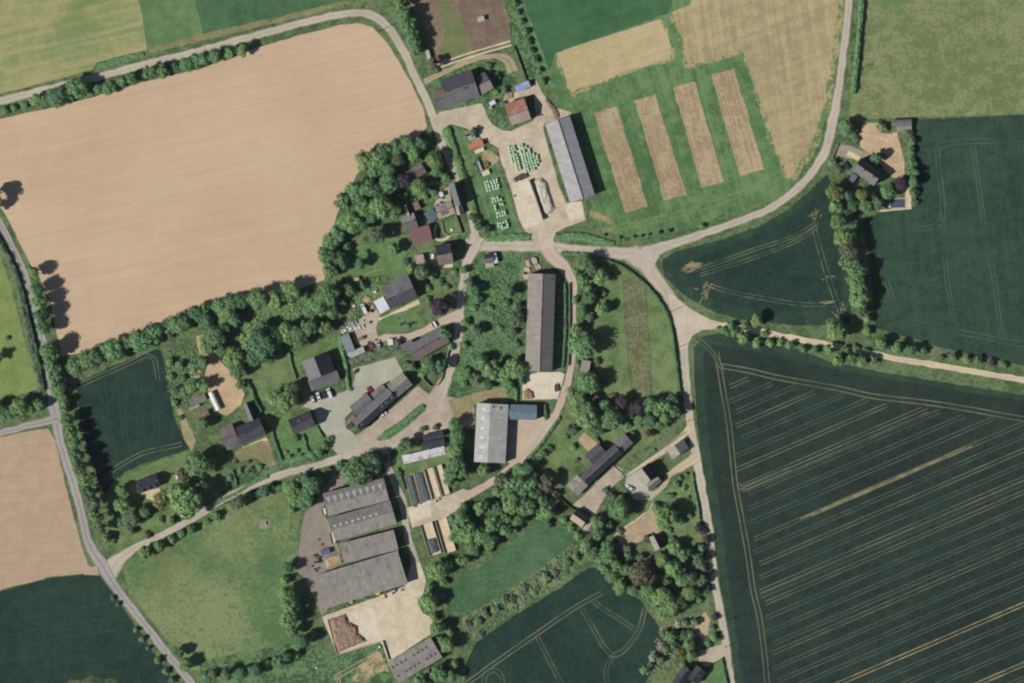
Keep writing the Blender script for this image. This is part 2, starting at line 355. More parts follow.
strips('mown_track', pair([(604, 230), (650, 221), (700, 208), (745, 192), (785, 172)], 4.5), 1.3, ground_mat('pale_grass_track', (94, 120, 74), (116, 136, 88), 1, 1.5, 1))
sheet('pasture', [(862, -90), (860, 20), (858, 60), (852, 100), (845, 122), (880, 119), (1000, 115), (1200, 105), (1200, -90)], PAST)
sheet('crop_field', [(914, 120), (1000, 116), (1200, 106), (1200, 400), (1024, 366), (950, 350), (900, 335), (876, 328), (872, 290), (868, 250), (862, 222), (880, 212), (912, 209), (914, 160)], CROPG)
sheet('crop_field', [(662, 260), (675, 252), (720, 240), (760, 226), (790, 208), (815, 186), (828, 174), (832, 190), (836, 210), (842, 240), (848, 270), (852, 300), (850, 324), (800, 326), (740, 319), (720, 314), (700, 305), (680, 292), (664, 276)], CROPT)
sheet('crop_field', [(682, 264), (730, 245), (775, 226), (810, 200), (826, 190), (834, 230), (842, 280), (842, 304), (800, 312), (750, 310), (715, 300), (690, 284)], CROP2)
sheet('crop_field', [(694, 348), (702, 337), (720, 333), (760, 341), (800, 350), (830, 362), (870, 370), (930, 380), (1200, 424), (1200, 760), (747, 760), (736, 690), (730, 640), (721, 590), (714, 540), (707, 500), (701, 460), (697, 420), (694, 380)], CROPT)
sheet('crop_field', [(704, 352), (712, 344), (760, 352), (800, 362), (860, 374), (930, 386), (1200, 430), (1200, 760), (757, 760), (744, 690), (734, 620), (726, 560), (719, 500), (711, 460), (705, 400)], CROP)
sheet('crop_field', [(466, 662), (477, 641), (520, 612), (560, 588), (588, 568), (600, 567), (612, 580), (640, 600), (655, 620), (663, 640), (659, 660), (645, 683), (640, 760), (462, 760), (464, 690)], CROP2)
sheet('crop_field', [(-200, 630), (0, 591), (50, 578), (85, 574), (99, 575), (112, 592), (135, 625), (165, 668), (178, 690), (225, 760), (-200, 760)], CROP2)
sheet('tan_field', [(-200, 470), (0, 437), (30, 431), (48, 429), (55, 440), (62, 470), (72, 510), (81, 545), (88, 565), (96, 570), (88, 573), (50, 577), (0, 590), (-200, 628)], TAN2)
sheet('crop_field', [(76, 384), (112, 366), (157, 349), (162, 352), (170, 390), (175, 420), (190, 449), (163, 458), (140, 465), (125, 472), (113, 482), (106, 494), (98, 480), (88, 450), (80, 420)], CROP2)
sheet('meadow', [(122, 568), (135, 556), (160, 541), (200, 523), (250, 501), (285, 488), (297, 495), (300, 510), (298, 540), (296, 570), (300, 600), (305, 630), (300, 650), (270, 665), (220, 672), (190, 670), (175, 650), (150, 618), (130, 592)], MEAD)
sheet('pasture', [(-200, 200), (-20, 215), (0, 255), (12, 290), (22, 330), (33, 370), (42, 388), (20, 394), (0, 400), (-200, 440)], ground_mat('grazed_grass', (112, 134, 72), (130, 146, 88), 1.4, 1.2, 1.0, patches=[((98, 118, 70), .06, .62, .76)]))
sheet('grass_field', [(455, 612), (441, 592), (465, 576), (490, 560), (520, 537), (540, 519), (560, 524), (575, 539), (568, 550), (520, 581), (490, 602), (470, 614)], ground_mat('lush_grass', (66, 98, 66), (84, 116, 82), 1.4, 1.2, 1.0))
sheet('scrub_bank', [(574, 541), (588, 556), (560, 583), (520, 608), (472, 640), (464, 636), (462, 618), (490, 602), (530, 577)], SCRUBG, .8)
# village ground
sheet('orchard', [(458, 262), (475, 250), (500, 250), (520, 254), (526, 270), (524, 372), (526, 400), (480, 404), (448, 400), (452, 380), (460, 330)], ROUGH)
sheet('garden_grass', [(592, 257), (612, 262), (640, 280), (662, 305), (672, 330), (680, 396), (640, 402), (604, 398), (590, 340)], LAWN)
sheet('weedy_plot', [(624, 277), (636, 279), (645, 288), (649, 335), (651, 380), (652, 396), (633, 394), (627, 345), (624, 305)], WEEDY, .5)
strips('plot_edge', [[(623.5, 278), (624, 305), (627, 345), (632, 394)], [(645, 288), (649, 335), (651, 380), (652, 396)]], .7, ground_mat('rank_edge', (76, 94, 60), (96, 112, 74), 1, 1.4, 1))
sheet('lawn', [(545, 425), (575, 418), (598, 440), (560, 488), (545, 480), (536, 455)], LAWN)
sheet('lawn', [(344, 250), (395, 236), (408, 246), (404, 268), (380, 276), (345, 276)], LAWNB)
sheet('lawn', [(250, 348), (290, 352), (338, 336), (350, 380), (338, 370), (330, 352), (300, 366), (310, 392), (262, 400), (248, 385)], LAWN)
sheet('lawn', [(272, 425), (290, 412), (296, 432), (316, 426), (326, 446), (284, 462)], LAWNB)
sheet('garden_grass', [(640, 500), (690, 480), (700, 520), (704, 560), (660, 560), (644, 540), (630, 545), (660, 530), (655, 520)], LAWN)
sheet('garden_grass', [(106, 497), (114, 484), (126, 474.5), (142, 467), (165, 460), (192, 451), (220, 470), (222, 500), (160, 535), (120, 552), (108, 540)], LAWN)
sheet('lawn', [(560, 400), (660, 410), (684, 415), (655, 440), (612, 468), (585, 445)], LAWN)
sheet('lawn', [(250, 470), (330, 448), (342, 456), (260, 486), (222, 502), (222, 492)], ROUGH)
sheet('garden_grass', [(200, 660), (300, 642), (340, 655), (385, 645), (400, 700), (200, 700)], ROUGH)
sheet('farm_grass', [(436, 128), (450, 126), (470, 132), (494, 148), (500, 170), (512, 205), (522, 232), (505, 242), (484, 240), (470, 200), (452, 150)], LEY)
sheet('farm_grass', [(434, 75), (470, 60), (500, 62), (520, 75), (508, 95), (505, 130), (490, 124), (484, 106), (440, 112)], ROUGH)
sheet('lane_verge', [(505, -20), (520, -20), (526, 20), (540, 65), (546, 90), (530, 86), (512, 45)], ROUGH)

# roads: pale tarred lanes, a greyer road on the left, gravel tracks
LANE = road_mat('pale_lane', (146, 141, 116), (187, 177, 160), (178, 168, 150))
GREY = road_mat('grey_road', (138, 136, 118), (164, 159, 154), (144, 138, 136))
TRK = road_mat('farm_track_dirt', (166, 150, 122), (206, 190, 160), (196, 178, 148))
PINK = road_mat('pinkish_lane', (156, 144, 122), (192, 174, 158), (184, 164, 148))
ribbon('lane', [(-190, 150), (-60, 118), (0, 101), (45, 90), (92, 78.5), (150, 63), (200, 51), (250, 37), (300, 23.5), (330, 16.5), (352, 13), (368, 14), (381, 21), (393, 34), (402, 48), (412, 70), (424, 95), (433, 117), (441, 140), (452, 165), (463, 190), (470, 210), (474, 228), (477, 250)], [8]*11+[9]*4+[8.5]*4+[8]*4+[10], LANE)
ribbon('lane', [(466, 246), (490, 245.5), (520, 246), (545, 247), (575, 250), (605, 252), (632, 253.5), (661, 247.5), (702, 234), (743, 220), (774, 206), (799, 187), (815, 168), (826, 148), (833, 120), (838.5, 90), (842.5, 60), (847, 20), (851, -20), (858, -120)], [15, 12.5, 11, 12, 11, 12, 13, 10, 8, 8, 8, 8.5, 9, 10, 10, 8, 8, 8, 8, 8], LANE)
ribbon('lane', [(630, 252), (645, 264), (656, 279), (668, 296), (678, 316), (683, 338), (684.5, 362), (687, 392), (690, 420), (695, 451), (700, 478), (704.5, 502), (710, 533), (711.5, 553), (715, 584), (721, 615), (726, 645), (731, 683), (740, 740)], [20, 18, 15, 14, 13, 10, 9, 9, 8.5, 9, 9, 8, 8, 8, 8, 8, 8, 8, 8], LANE)
sheet('junction', [(668, 293), (676, 297), (692, 310), (711, 320), (721, 322), (721, 329), (702, 330), (692, 336), (687, 348), (680, 350), (676, 330), (669, 310)], ground_mat('lane_junction', (186, 172, 152), (200, 187, 166), 1.4, 1.3, .8), .2)
sheet('junction', [(640, 250), (665, 244), (672, 247), (660, 255), (654, 266), (655, 278), (645, 268), (625, 252)], ground_mat('grey_junction', (176, 166, 154), (190, 178, 166), 1.4, 1.2, .8), .2)
ribbon('farm_track', [(712, 325.5), (735, 327), (752, 330), (776, 335), (797, 339), (824, 344), (860, 351.5), (898, 359), (947, 367), (1024, 380), (1090, 391), (1190, 408)], [6.5]*12, TRK)
ribbon('village_lane', [(478, 236), (472, 250), (466.5, 263), (464, 280), (461, 300), (459, 331), (452, 362), (444.5, 384), (438, 403), (430, 418), (415, 432), (395, 443), (374, 447.5), (343, 457), (315, 466), (282, 474.5), (251, 486), (220.5, 501), (200, 514.5), (174, 529), (154, 539), (139, 546), (122, 557), (108, 572)], [18, 13, 10, 9, 8.5, 10.5, 10.5, 11.5, 15, 16, 14, 10, 9, 8, 8, 8, 7.5, 7, 7, 7, 7.5, 8, 12, 22], LANE)
ribbon('road', [(-80, 130), (-30, 180), (-10, 206), (4, 231), (15, 252), (23, 270), (29, 288), (35, 309), (43, 343), (48, 372), (52, 395), (55, 411), (59.5, 439), (67.5, 465), (77, 496), (84, 525), (90, 546), (102.5, 566), (119, 592), (143.5, 623), (164, 649.5), (188.5, 680), (225, 730)], [7, 7, 7, 7, 7, 7.5, 8, 8, 8, 8, 9, 12, 9, 9, 9, 9, 10, 12, 9, 8.5, 8.5, 8.5, 8.5], GREY)
ribbon('road', [(58, 418), (44, 422), (27, 426), (0, 433), (-60, 445), (-190, 470)], [11, 8, 7, 7, 7, 7], GREY)
ribbon('barn_track', [(545, 244), (552, 256), (563, 266), (571, 278), (574, 292), (573, 312), (573, 350), (569, 376), (562, 400), (553, 419), (543, 432), (524, 456), (510, 468), (490, 483), (472, 493), (455, 502)], [17, 14, 13, 9, 7, 7, 7, 7, 7.5, 8, 10, 9, 7, 7, 8, 8], PINK)
ribbon('barn_lane', [(384, 448), (388, 464), (393, 480), (402, 500), (405.5, 520), (408, 538), (414, 556), (417, 575), (416, 592)], [8, 7, 7, 8, 7, 7, 8, 10, 10], road_mat('grey_lane', (160, 152, 134), (178, 170, 152), (172, 162, 146)))
ribbon('farm_track', [(424, 82), (432, 78), (445, 72), (463, 63), (480, 58), (496, 56), (507, 60), (513, 72)], [5, 6, 5, 5, 5, 6, 10, 12], road_mat('field_entrance', (144, 132, 104), (176, 160, 132), (150, 140, 108)))
strips('mown_track', pair([(438, 66), (470, 55), (511, 43)], 4), .8, TERR)
ribbon('drive', [(372, 344), (385, 337.5), (402, 337.5), (422, 332), (440, 322), (458, 316)], [6, 7, 7, 7, 8, 12], PINK)
ribbon('farm_track', [(455, 227), (447, 238), (437, 240), (434.5, 232), (436, 224)], [4, 3, 3, 3, 3], TRK)
ribbon('drive', [(690, 428), (684, 434), (670, 446), (655, 457), (640, 466), (626, 474)], [8, 6, 5, 5, 5, 5], TRK)
ribbon('drive', [(697, 456), (688, 463), (676, 470), (668, 477), (664, 486), (655, 493), (645, 493)], [12, 9, 7, 5, 5, 4, 8], road_mat('drive_gravel', (168, 154, 128), (192, 176, 150), (184, 166, 140)))
ribbon('garden_path', [(614, 537), (624, 528), (640, 517), (650, 509), (653, 503)], [1.6]*5, TERR)
ribbon('garden_path', [(448, 294), (453, 295), (456, 297)], 1.6, TERR)
ribbon('field_entrance', [(590, 213), (603, 218), (614, 227), (602, 231)], [6, 6, 5, 5], ground_mat('worn_turf', (120, 128, 84), (160, 146, 106), 1.2, 2, 1.4))
ribbon('garden_path', [(264, 440), (272, 466)], [9, 8], ground_mat('bare_path', (148, 128, 104), (164, 142, 116), 1, 1.6, 1))

# yards
sheet('farmyard', [(432, 121), (440, 112), (460, 108), (482, 103), (486, 114), (492, 124), (503, 131), (512, 131), (532, 121), (536, 117), (534, 94), (520, 97), (508, 104), (502, 104), (506, 92), (516, 92), (530, 88), (536, 80), (542, 92), (552, 107), (572, 112), (566, 118), (545, 123), (543, 127), (549, 150), (558, 182), (566, 203), (582, 201), (586, 220), (575, 224), (565, 228), (556, 232), (553, 240), (556, 248), (532, 250), (534, 241), (526, 232), (519, 220), (511, 190), (505, 170), (500, 160), (499, 148), (488, 142), (478, 135), (466, 128), (450, 124), (442, 130), (437, 126)], GRAV, .3)
sheet('concrete_apron', [(565, 204), (581, 201), (584, 218), (570, 222)], CONC, .15)
sheet('parking_yard', [(352, 369), (395, 357), (403, 371), (400, 378), (380, 388), (360, 402), (345, 418), (346, 428), (352, 432), (365, 446), (340, 457), (332, 448), (328, 437), (318, 424), (314, 410), (296, 404), (318, 400), (345, 391), (353, 384), (356, 374)], GRAVG, .25)
sheet('farmyard', [(440, 378), (429, 394), (418, 386), (400, 402), (362, 432), (354, 436), (364, 447), (380, 446), (400, 440), (425, 426), (442, 402)], GRAVP, .3)
sheet('farmyard', [(426, 418), (446, 396), (474, 402), (475, 430), (455, 424), (440, 432), (420, 440), (404, 446), (400, 440)], GRAVP, .3)
sheet('worn_grass', [(448, 400), (506, 386), (510, 402), (474, 404), (472, 420), (456, 422)], ground_mat('dry_turf', (136, 132, 92), (156, 142, 108), 1, 1.8, 1.4), .6)
sheet('farmyard', [(508, 420), (540, 418), (552, 414), (545, 430), (526, 455), (514, 466), (507, 462)], ground_mat('pale_yard', (182, 166, 144), (194, 178, 156), 1.2, 1, .8), .2)
sheet('clamp_floor', [(511, 184), (516, 180), (530, 178), (537, 198), (544, 220), (534, 225), (523, 228), (518, 212)], CONC, .4)
sheet('concrete_apron', [(526, 376), (538, 372), (560, 372), (565, 374), (558, 399), (523, 400), (522, 385)], CONC, .3)
sheet('barn_yard', [(333, 474), (345, 476), (362, 474), (340, 486), (324, 494), (325, 515), (336, 540), (344, 563), (318, 576), (328, 610), (322, 616), (310, 590), (303, 577), (296, 570), (299, 548), (302, 525), (305, 512), (316, 504), (322, 492)], ASPH, .3)
sheet('stack_yard', [(322, 617), (345, 608), (375, 598), (405, 586), (410, 566), (420, 562), (426, 580), (424, 592), (418, 604), (423, 613), (433, 618), (431, 634), (388, 662), (383, 646), (379, 641), (338, 655)], ground_mat('stack_yard_hardcore', (197, 182, 157), (211, 197, 172), 1.4, 1.5, 1.0, patches=[((186, 162, 132), .06, .56, .74), ((176, 156, 130), .2, .6, .78)]), .4)
sheet('concrete_apron', [(352, 612), (372, 607), (383, 641), (366, 645)], CONC, .2)
sheet('concrete_apron', [(407, 508), (425, 502), (452, 494), (463, 489), (472, 491), (459, 508), (447, 517), (412, 528)], GRAV, .2)
sheet('concrete_apron', [(408, 508), (430, 501), (431, 516), (411, 524)], CONC, .3)
sheet('sandy_yard', [(196, 336), (206, 334), (214, 348), (222, 364), (236, 376), (245, 395), (241, 405), (226, 416), (216, 411), (208, 394), (204, 380), (207, 366), (199, 352)], SAND, .7)
sheet('sandy_patch', [(188, 372), (201, 371), (200, 378), (192, 377)], SAND, .5)
sheet('bare_strip', [(177, 410), (182, 408), (196, 440), (192, 452), (184, 440)], ground_mat('grassy_dirt', (146, 140, 106), (164, 152, 118), 1, 1.6, 1), .4)
sheet('sandy_yard', [(862, 124), (878, 122), (880, 132), (888, 134), (897, 132), (900, 144), (904, 160), (905, 180), (893, 178), (882, 166), (872, 156), (860, 147), (860, 134)], SAND, .4)
strips('garden_path', [[(897, 134), (888, 140), (879, 153)], [(862, 134), (888, 140)]], .5, TERR)
sheet('drive', [(838, 144), (852, 146), (870, 154), (862, 160), (846, 158), (836, 156)], ground_mat('drive_earth', (148, 138, 122), (164, 152, 134), 1, 1.4, 1), .3)
sheet('terrace', [(846, 155), (849, 151), (861, 157), (858, 161)], TERR, .05)
sheet('terrace', [(908, 186), (911, 186), (911.5, 209), (878, 212), (880, 210), (906, 208.5), (905, 194)], TERR, .08)
sheet('yard', [(571, 506), (590, 490), (612, 465), (618, 466), (628, 474), (612, 487), (603, 500), (596, 513), (586, 536), (580, 534), (592, 514), (578, 507)], GRAVP, .25)
sheet('yard', [(626, 478), (636, 472), (650, 480), (648, 492), (660, 492), (652, 500), (634, 500), (625, 486)], GRAVG, .25)
sheet('bare_garden', [(615, 535), (640, 518), (652, 508), (658, 526), (662, 534), (648, 536), (636, 545), (620, 544)], SANDP, .4)
sheet('terrace', [(140, 494), (150, 490), (160, 488), (161, 494), (156, 502), (146, 498)], TERR, .3)
sheet('terrace', [(242, 447.5), (266, 437), (268, 440), (244, 450.5)], TERR, .08)
sheet('garden_soil', [(234, 452), (262, 440), (274, 456), (270, 468), (256, 458), (240, 462)], ground_mat('bare_turf', (124, 122, 84), (142, 130, 98), 1, 1.6, 1.2), .5)
sheet('terrace', [(384, 317), (391, 313), (418, 299.5), (420, 304), (400, 313), (380, 322), (378, 318)], TERR, .2)
sheet('lawn', [(378, 322), (388, 316), (404, 311), (416, 310), (418, 322), (410, 329), (386, 332), (379, 329)], LAWNB, .2, True)
sheet('yard', [(345, 327), (356, 322), (366, 315), (372, 305), (380, 315), (376, 328), (378, 337), (366, 346), (356, 344), (352, 334)], GRAVP, .4)
sheet('yard', [(437, 196), (449, 186), (452, 204), (434, 206)], GRAVP, .2)
sheet('bare_patch', [(462, 130), (472, 131), (480, 138), (488, 150), (500, 158), (494, 166), (482, 160), (470, 140)], ground_mat('worn_turf_yard', (134, 134, 92), (172, 154, 120), 1.4, 2.2, 1.4), .8)
sheet('terrace', [(440, 265.5), (453, 263.5), (453, 267), (438, 268.5)], TERR, .1)
sheet('lawn', [(442, 224), (456, 219), (461, 232), (447, 236)], LAWNB, .15)
sheet('drive', [(700, 651), (722, 644), (724, 656), (706, 668), (698, 660)], GRAVP, .3)
sheet('lawn', [(724, 656), (730, 683), (736, 720), (694, 720), (706, 672)], LAWNB, .2)
sheet('vegetable_plot', [(694, 626), (705, 612), (710, 620), (708, 634), (704, 642), (696, 634)], SANDP, .5)
sheet('bare_garden', [(556, 505), (548, 504), (552, 498), (560, 500)], SANDP, .3)
sheet('bare_garden', [(578, 440), (584, 432), (598, 444), (588, 452)], SANDP, .3)
sheet('lane_bank', [(376, 439), (384, 431), (400, 421), (412, 411), (422, 403), (427, 404), (426, 410), (415, 420), (402, 431), (390, 439), (380, 441)], LEY, .2)
sheet('lane_verge', [(396, 470), (400, 440), (412, 442), (430, 444), (448, 446), (450, 464), (424, 470), (406, 476), (404, 490)], LAWN, .4)
sheet('rank_grass', [(342, 655), (380, 643), (388, 662), (398, 684), (402, 720), (330, 720)], ROUGH, .4)
sheet('bare_patch', [(352, 680), (358, 668), (368, 658), (378, 650), (386, 664), (390, 672), (378, 672), (366, 684)], ground_mat('scuffed_turf', (120, 124, 82), (176, 156, 124), 2, 2.4, 1.6), .9)
strips('rutted_track', pair([(334, 678), (352, 668), (374, 656)], 4)+pair([(336, 676), (342, 690)], 3), .6, ground_mat('rut_dust', (142, 136, 104), (168, 156, 124), 1, 2, 1))
strips('trodden_path', [[(289, 514), (288, 530), (285, 548)]], .9, ground_mat('trodden_turf', (122, 122, 84), (142, 132, 98), 1, 2, 1))
sheet('worn_patch', [(258, 521), (266, 519), (271, 523), (268, 529), (260, 529)], ground_mat('grey_dirt', (140, 136, 112), (152, 146, 122), 1, 1, 1), .3)
sheet('field_entrance', [(83, 570), (96, 566), (100, 575), (84, 575)], TAN2, .3)

# wheel tracks in the crops
CLEAR2 = ground_mat('soft_wheel_track', (70, 82, 68), (100, 104, 80), 2, 2.6, .6)
FAINT = ground_mat('faint_wheel_track', (72, 84, 75), (86, 96, 82), 2, 2.4, .6, bigs=.03, mids=.05)
CLEAR = ground_mat('clear_wheel_track', (90, 97, 80), (112, 114, 90), 2, 2.2, .6, bigs=.03, mids=.05)
BARE = ground_mat('bare_wheel_track', (116, 112, 84), (146, 136, 102), 1.5, 2.0, .6)
FGREEN = ground_mat('green_wheel_track', (56, 80, 64), (76, 100, 76), 2, 2.2, .6, bigs=.03, mids=.05)
HEADL = [(716, 352), (719, 366), (723, 390), (729, 425), (735, 482), (741, 516), (748, 555), (753, 590), (759, 615), (764, 650), (768, 690), (776, 750)]
HEADT = [(722, 366), (750, 371), (780, 378), (838, 388.5), (875, 396.5), (926, 402.5), (971, 409.5), (1024, 419), (1190, 446)]
def xl(y):
    for (x0, y0), (x1, y1) in zip(HEADL, HEADL[1:]):
        if y0 <= y <= y1: return x0+(x1-x0)*(y-y0)/(y1-y0)
    return 776
def yt(x):
    for (x0, y0), (x1, y1) in zip(HEADT, HEADT[1:]):
        if x0 <= x <= x1: return y0+(y1-y0)*(x-x0)/(x1-x0)
    return 446
f1, f2, f3 = [], [], []
YS = [(346, 2), (361, 1), (374, 1), (388, 2), (403, 1), (418, 1), (432, 2), (451, 2), (455, 2), (461, 1), (476, 1), (491, 1), (509, 2), (522, 1), (536, 2), (550, 1), (564, 2), (569, 1), (578, 2), (593, 1), (608, 1), (622, 1), (631, 2), (647, 1), (661, 1), (674, 1), (690, 3), (704, 1), (718, 1), (733, 1), (750, 3), (764, 1), (778, 1), (792, 1), (806, 1)]
for y0, kd in YS:
    sl_ = -.43; pts = []
    x = 700
    while x < 1190:
        y = y0+sl_*(x-824)
        if x > xl(max(352, y))+4+2*math.sin(y0) and y > yt(x)+3+1.5*math.sin(y0*3): pts.append((x, y))
        x += 6
    if len(pts) < 4: continue
    (f1, f2, f3)[kd-1].extend(pair([pts[0], *pts[6:-6:12], pts[-1]], 3.5))
strips('wheel_tracks', f1, .42, FAINT); strips('wheel_tracks', f2, .4, CLEAR)
strips('wheel_tracks', pair([(738, 484), (741, 488), (747, 487), (760, 481.5), (790, 468.6)], 3.5)+pair(HEADT, 4.5), .55, CLEAR)
strips('wheel_tracks', f3, .6, BARE)
strips('wheel_tracks', pair(HEADL, 4.5)+pair([(700, 341), (712, 352), (722, 368)], 3.5), .55, CLEAR)
strips('wheel_tracks', [[(800, 519), (824, 508.5), (870, 489), (925, 465), (965, 447)], [(812, 515.5), (836, 505), (880, 486), (940, 460), (972, 446)]], .6, BARE)
strips('wheel_tracks', pair([(937, 146), (940, 180), (943, 212), (947, 280), (956, 326)])+pair([(973, 146), (984, 222), (994, 280), (1002, 340)])+pair([(1021, 142), (1030, 240), (1040, 345)])+pair([(887, 282), (899, 320)])+pair([(880, 232), (905, 229), (930, 228), (941, 220), (943, 200), (938, 165), (939, 147), (950, 143), (1024, 139), (1100, 136)], 4.5)+pair([(893, 316), (930, 326), (1024, 345), (1100, 360)], 4.5), .5, FGREEN)
strips('wheel_tracks', pair([(692, 271), (720, 262), (750, 251), (784, 240), (806, 230), (817, 222)], 3)+pair([(700, 275), (735, 264), (770, 252), (798, 240), (815, 228)], 3)+pair([(704, 283), (727, 291), (767, 299), (800, 304), (834, 305)], 3.4)+pair([(813, 224), (820, 250), (828, 277), (836, 300), (841, 313)], 4.5), .5, CLEAR2)
strips('wheel_tracks', pair([(737, 265), (780, 271), (828, 277)], 3), .4, FAINT2)
BITS = ground_mat('laid_straw_coloured_crop', (124, 118, 88), (152, 140, 106), 1.5, 2, 1)
def tatter(x, y, n, ln, ang, spread, seed):
    R = random.Random(seed); out = []
    for _ in range(n):
        a = math.radians(ang+R.uniform(-spread, spread)); q = R.uniform(.4, 1)*ln; x0, y0 = x+R.gauss(0, 3.2), y+R.gauss(0, 2.4)
        out.append([(x0, y0), (x0+math.cos(a)*q*.5, y0-math.sin(a)*q*.5+R.uniform(-.5, .5)), (x0+math.cos(a)*q, y0-math.sin(a)*q)])
    return out
strips('thin_patch', tatter(686, 269, 22, 16, 18, 16, 1)+tatter(706, 289, 9, 8, 5, 50, 2)+tatter(706, 294, 5, 11, 250, 12, 3)+tatter(814, 219, 9, 7, 60, 40, 4)+tatter(841, 312, 8, 6, 90, 50, 5)+tatter(826, 304, 5, 9, 0, 12, 6)+tatter(827, 277, 4, 5, 20, 60, 7), .5, BITS, 13)
strips('wheel_tracks', pair([(466, 684), (480, 674), (492, 665), (535, 635), (576, 607), (602, 593)], 3.8)+pair([(600, 642), (612, 655), (622, 652), (632, 641), (640, 628), (645, 608)], 3.8), .6, CLEAR)
strips('wheel_tracks', pair([(592, 600), (602, 608), (618, 618), (634, 629)])+pair([(537, 636), (550, 662), (562, 684), (570, 700)])+pair([(582, 609), (592, 626), (603, 645), (612, 656)])+pair([(612, 656), (606, 670), (609, 690)])+pair([(483, 690), (486, 674), (494, 670), (502, 676), (502, 690)]), .42, CLEAR2)
strips('wheel_tracks', pair([(81, 385), (98, 377), (130, 363), (147, 355), (154, 358), (158, 380)], 3.6)+pair([(106, 480), (113, 470), (124, 463), (143, 453), (165, 448), (182, 444)], 3.6), .5, CLEAR)
strips('wheel_tracks', [[(99+i*12, 380-i*5), (104+i*11, 420), (110+i*10, 462-i*2)] for i in (0, 2, 3, 5)]+[[(104+i*12, 378-i*5), (110+i*11, 420), (116+i*10, 460-i*2)] for i in (0, 1, 3, 4)], .45, FAINT2)
strips('wheel_tracks', pair([(-60, 618), (0, 604), (40, 595), (82, 585)], 4), .5, FAINT2)
strips('wheel_tracks', [[(-20, 628+i*13), (60, 612+i*13), (115+i*9, 602+i*13)] for i in range(7)], .45, FAINT2)
sheet('thin_crop', [(60, 690), (70, 680), (90, 676), (112, 679), (130, 690)], ground_mat('yellowed_crop', (52, 70, 56), (92, 98, 68), 1, 2.4, 1.4), 1)
# ------------------------------------------------------------------ foliage
LEAF = {
 'd': leaf_mat('dark_leaves', (0.056, 0.119, 0.068), (0.108, 0.201, 0.101)),
 'm': leaf_mat('green_leaves', (0.077, 0.157, 0.075), (0.152, 0.260, 0.115)),
 'l': leaf_mat('pale_green_leaves', (0.112, 0.194, 0.075), (0.192, 0.292, 0.122)),
 'y': leaf_mat('yellowish_leaves', (.105, .125, .040), (.175, .190, .070)),
 'p': leaf_mat('purple_leaves', (.044, .032, .046), (.086, .060, .080)),
 'g': leaf_mat('grey_green_leaves', (.078, .118, .074), (.138, .182, .112)),
 'b': leaf_mat('brownish_leaves', (.080, .084, .054), (.135, .128, .088)),
 'c': leaf_mat('conifer_needles', (.022, .046, .034), (.042, .072, .048)),
 'w': leaf_mat('blossom', (.13, .15, .10), (.40, .38, .34)),
}
TONE = dict(d='dark green', m='mid-green', l='light green', y='yellowish', p='purple-leaved', g='grey-green', b='brownish', c='dark blue-green', w='pale blossoming')
BARK = plain_mat('bark', (92, 80, 68), (66, 58, 50), 3)

def rvec(R):
    z = R.uniform(-1, 1); t = R.uniform(0, 2*PI); r = math.sqrt(1-z*z); return Vector((r*math.cos(t), r*math.sin(t), z))
_b = bmesh.new(); bmesh.ops.create_icosphere(_b, subdivisions=2, radius=1); ICO_V = [v.co.copy() for v in _b.verts]; ICO_F = [tuple(v.index for v in f.verts) for f in _b.faces]; _b.free()
_b = bmesh.new(); bmesh.ops.create_icosphere(_b, subdivisions=1, radius=1); IC1_V = [v.co.copy() for v in _b.verts]; IC1_F = [tuple(v.index for v in f.verts) for f in _b.faces]; _b.free()
def leaf(vs, fs, c, nrm, s, R):
    a = nrm.orthogonal().normalized(); a = (a*math.cos(R.uniform(0, 6.3)) + nrm.cross(a)*math.sin(R.uniform(0, 6.3))); a.normalize()
    b = nrm.cross(a).normalized(); k = len(vs)
    for x, y in ((-1, -.55), (.15, -1), (1, .5), (-.2, 1)):
        vs.append(c+(a*x*R.uniform(.7, 1.2)+b*y*R.uniform(.7, 1.2))*s+nrm*R.uniform(-.3, .3)*s)
    fs.append((k, k+1, k+2, k+3))
def lump(vs, fs, c, r, R, rz=.8):
    k = len(vs); sd = R.uniform(0, 50)
    for v in IC1_V:
        q = 1+.3*noise.noise((v.x*1.4+sd, v.y*1.4, v.z*1.4)); vs.append(c+Vector((v.x*r*q, v.y*r*q, v.z*r*rz*q)))
    fs.extend(tuple(i+k for i in f) for f in IC1_F)
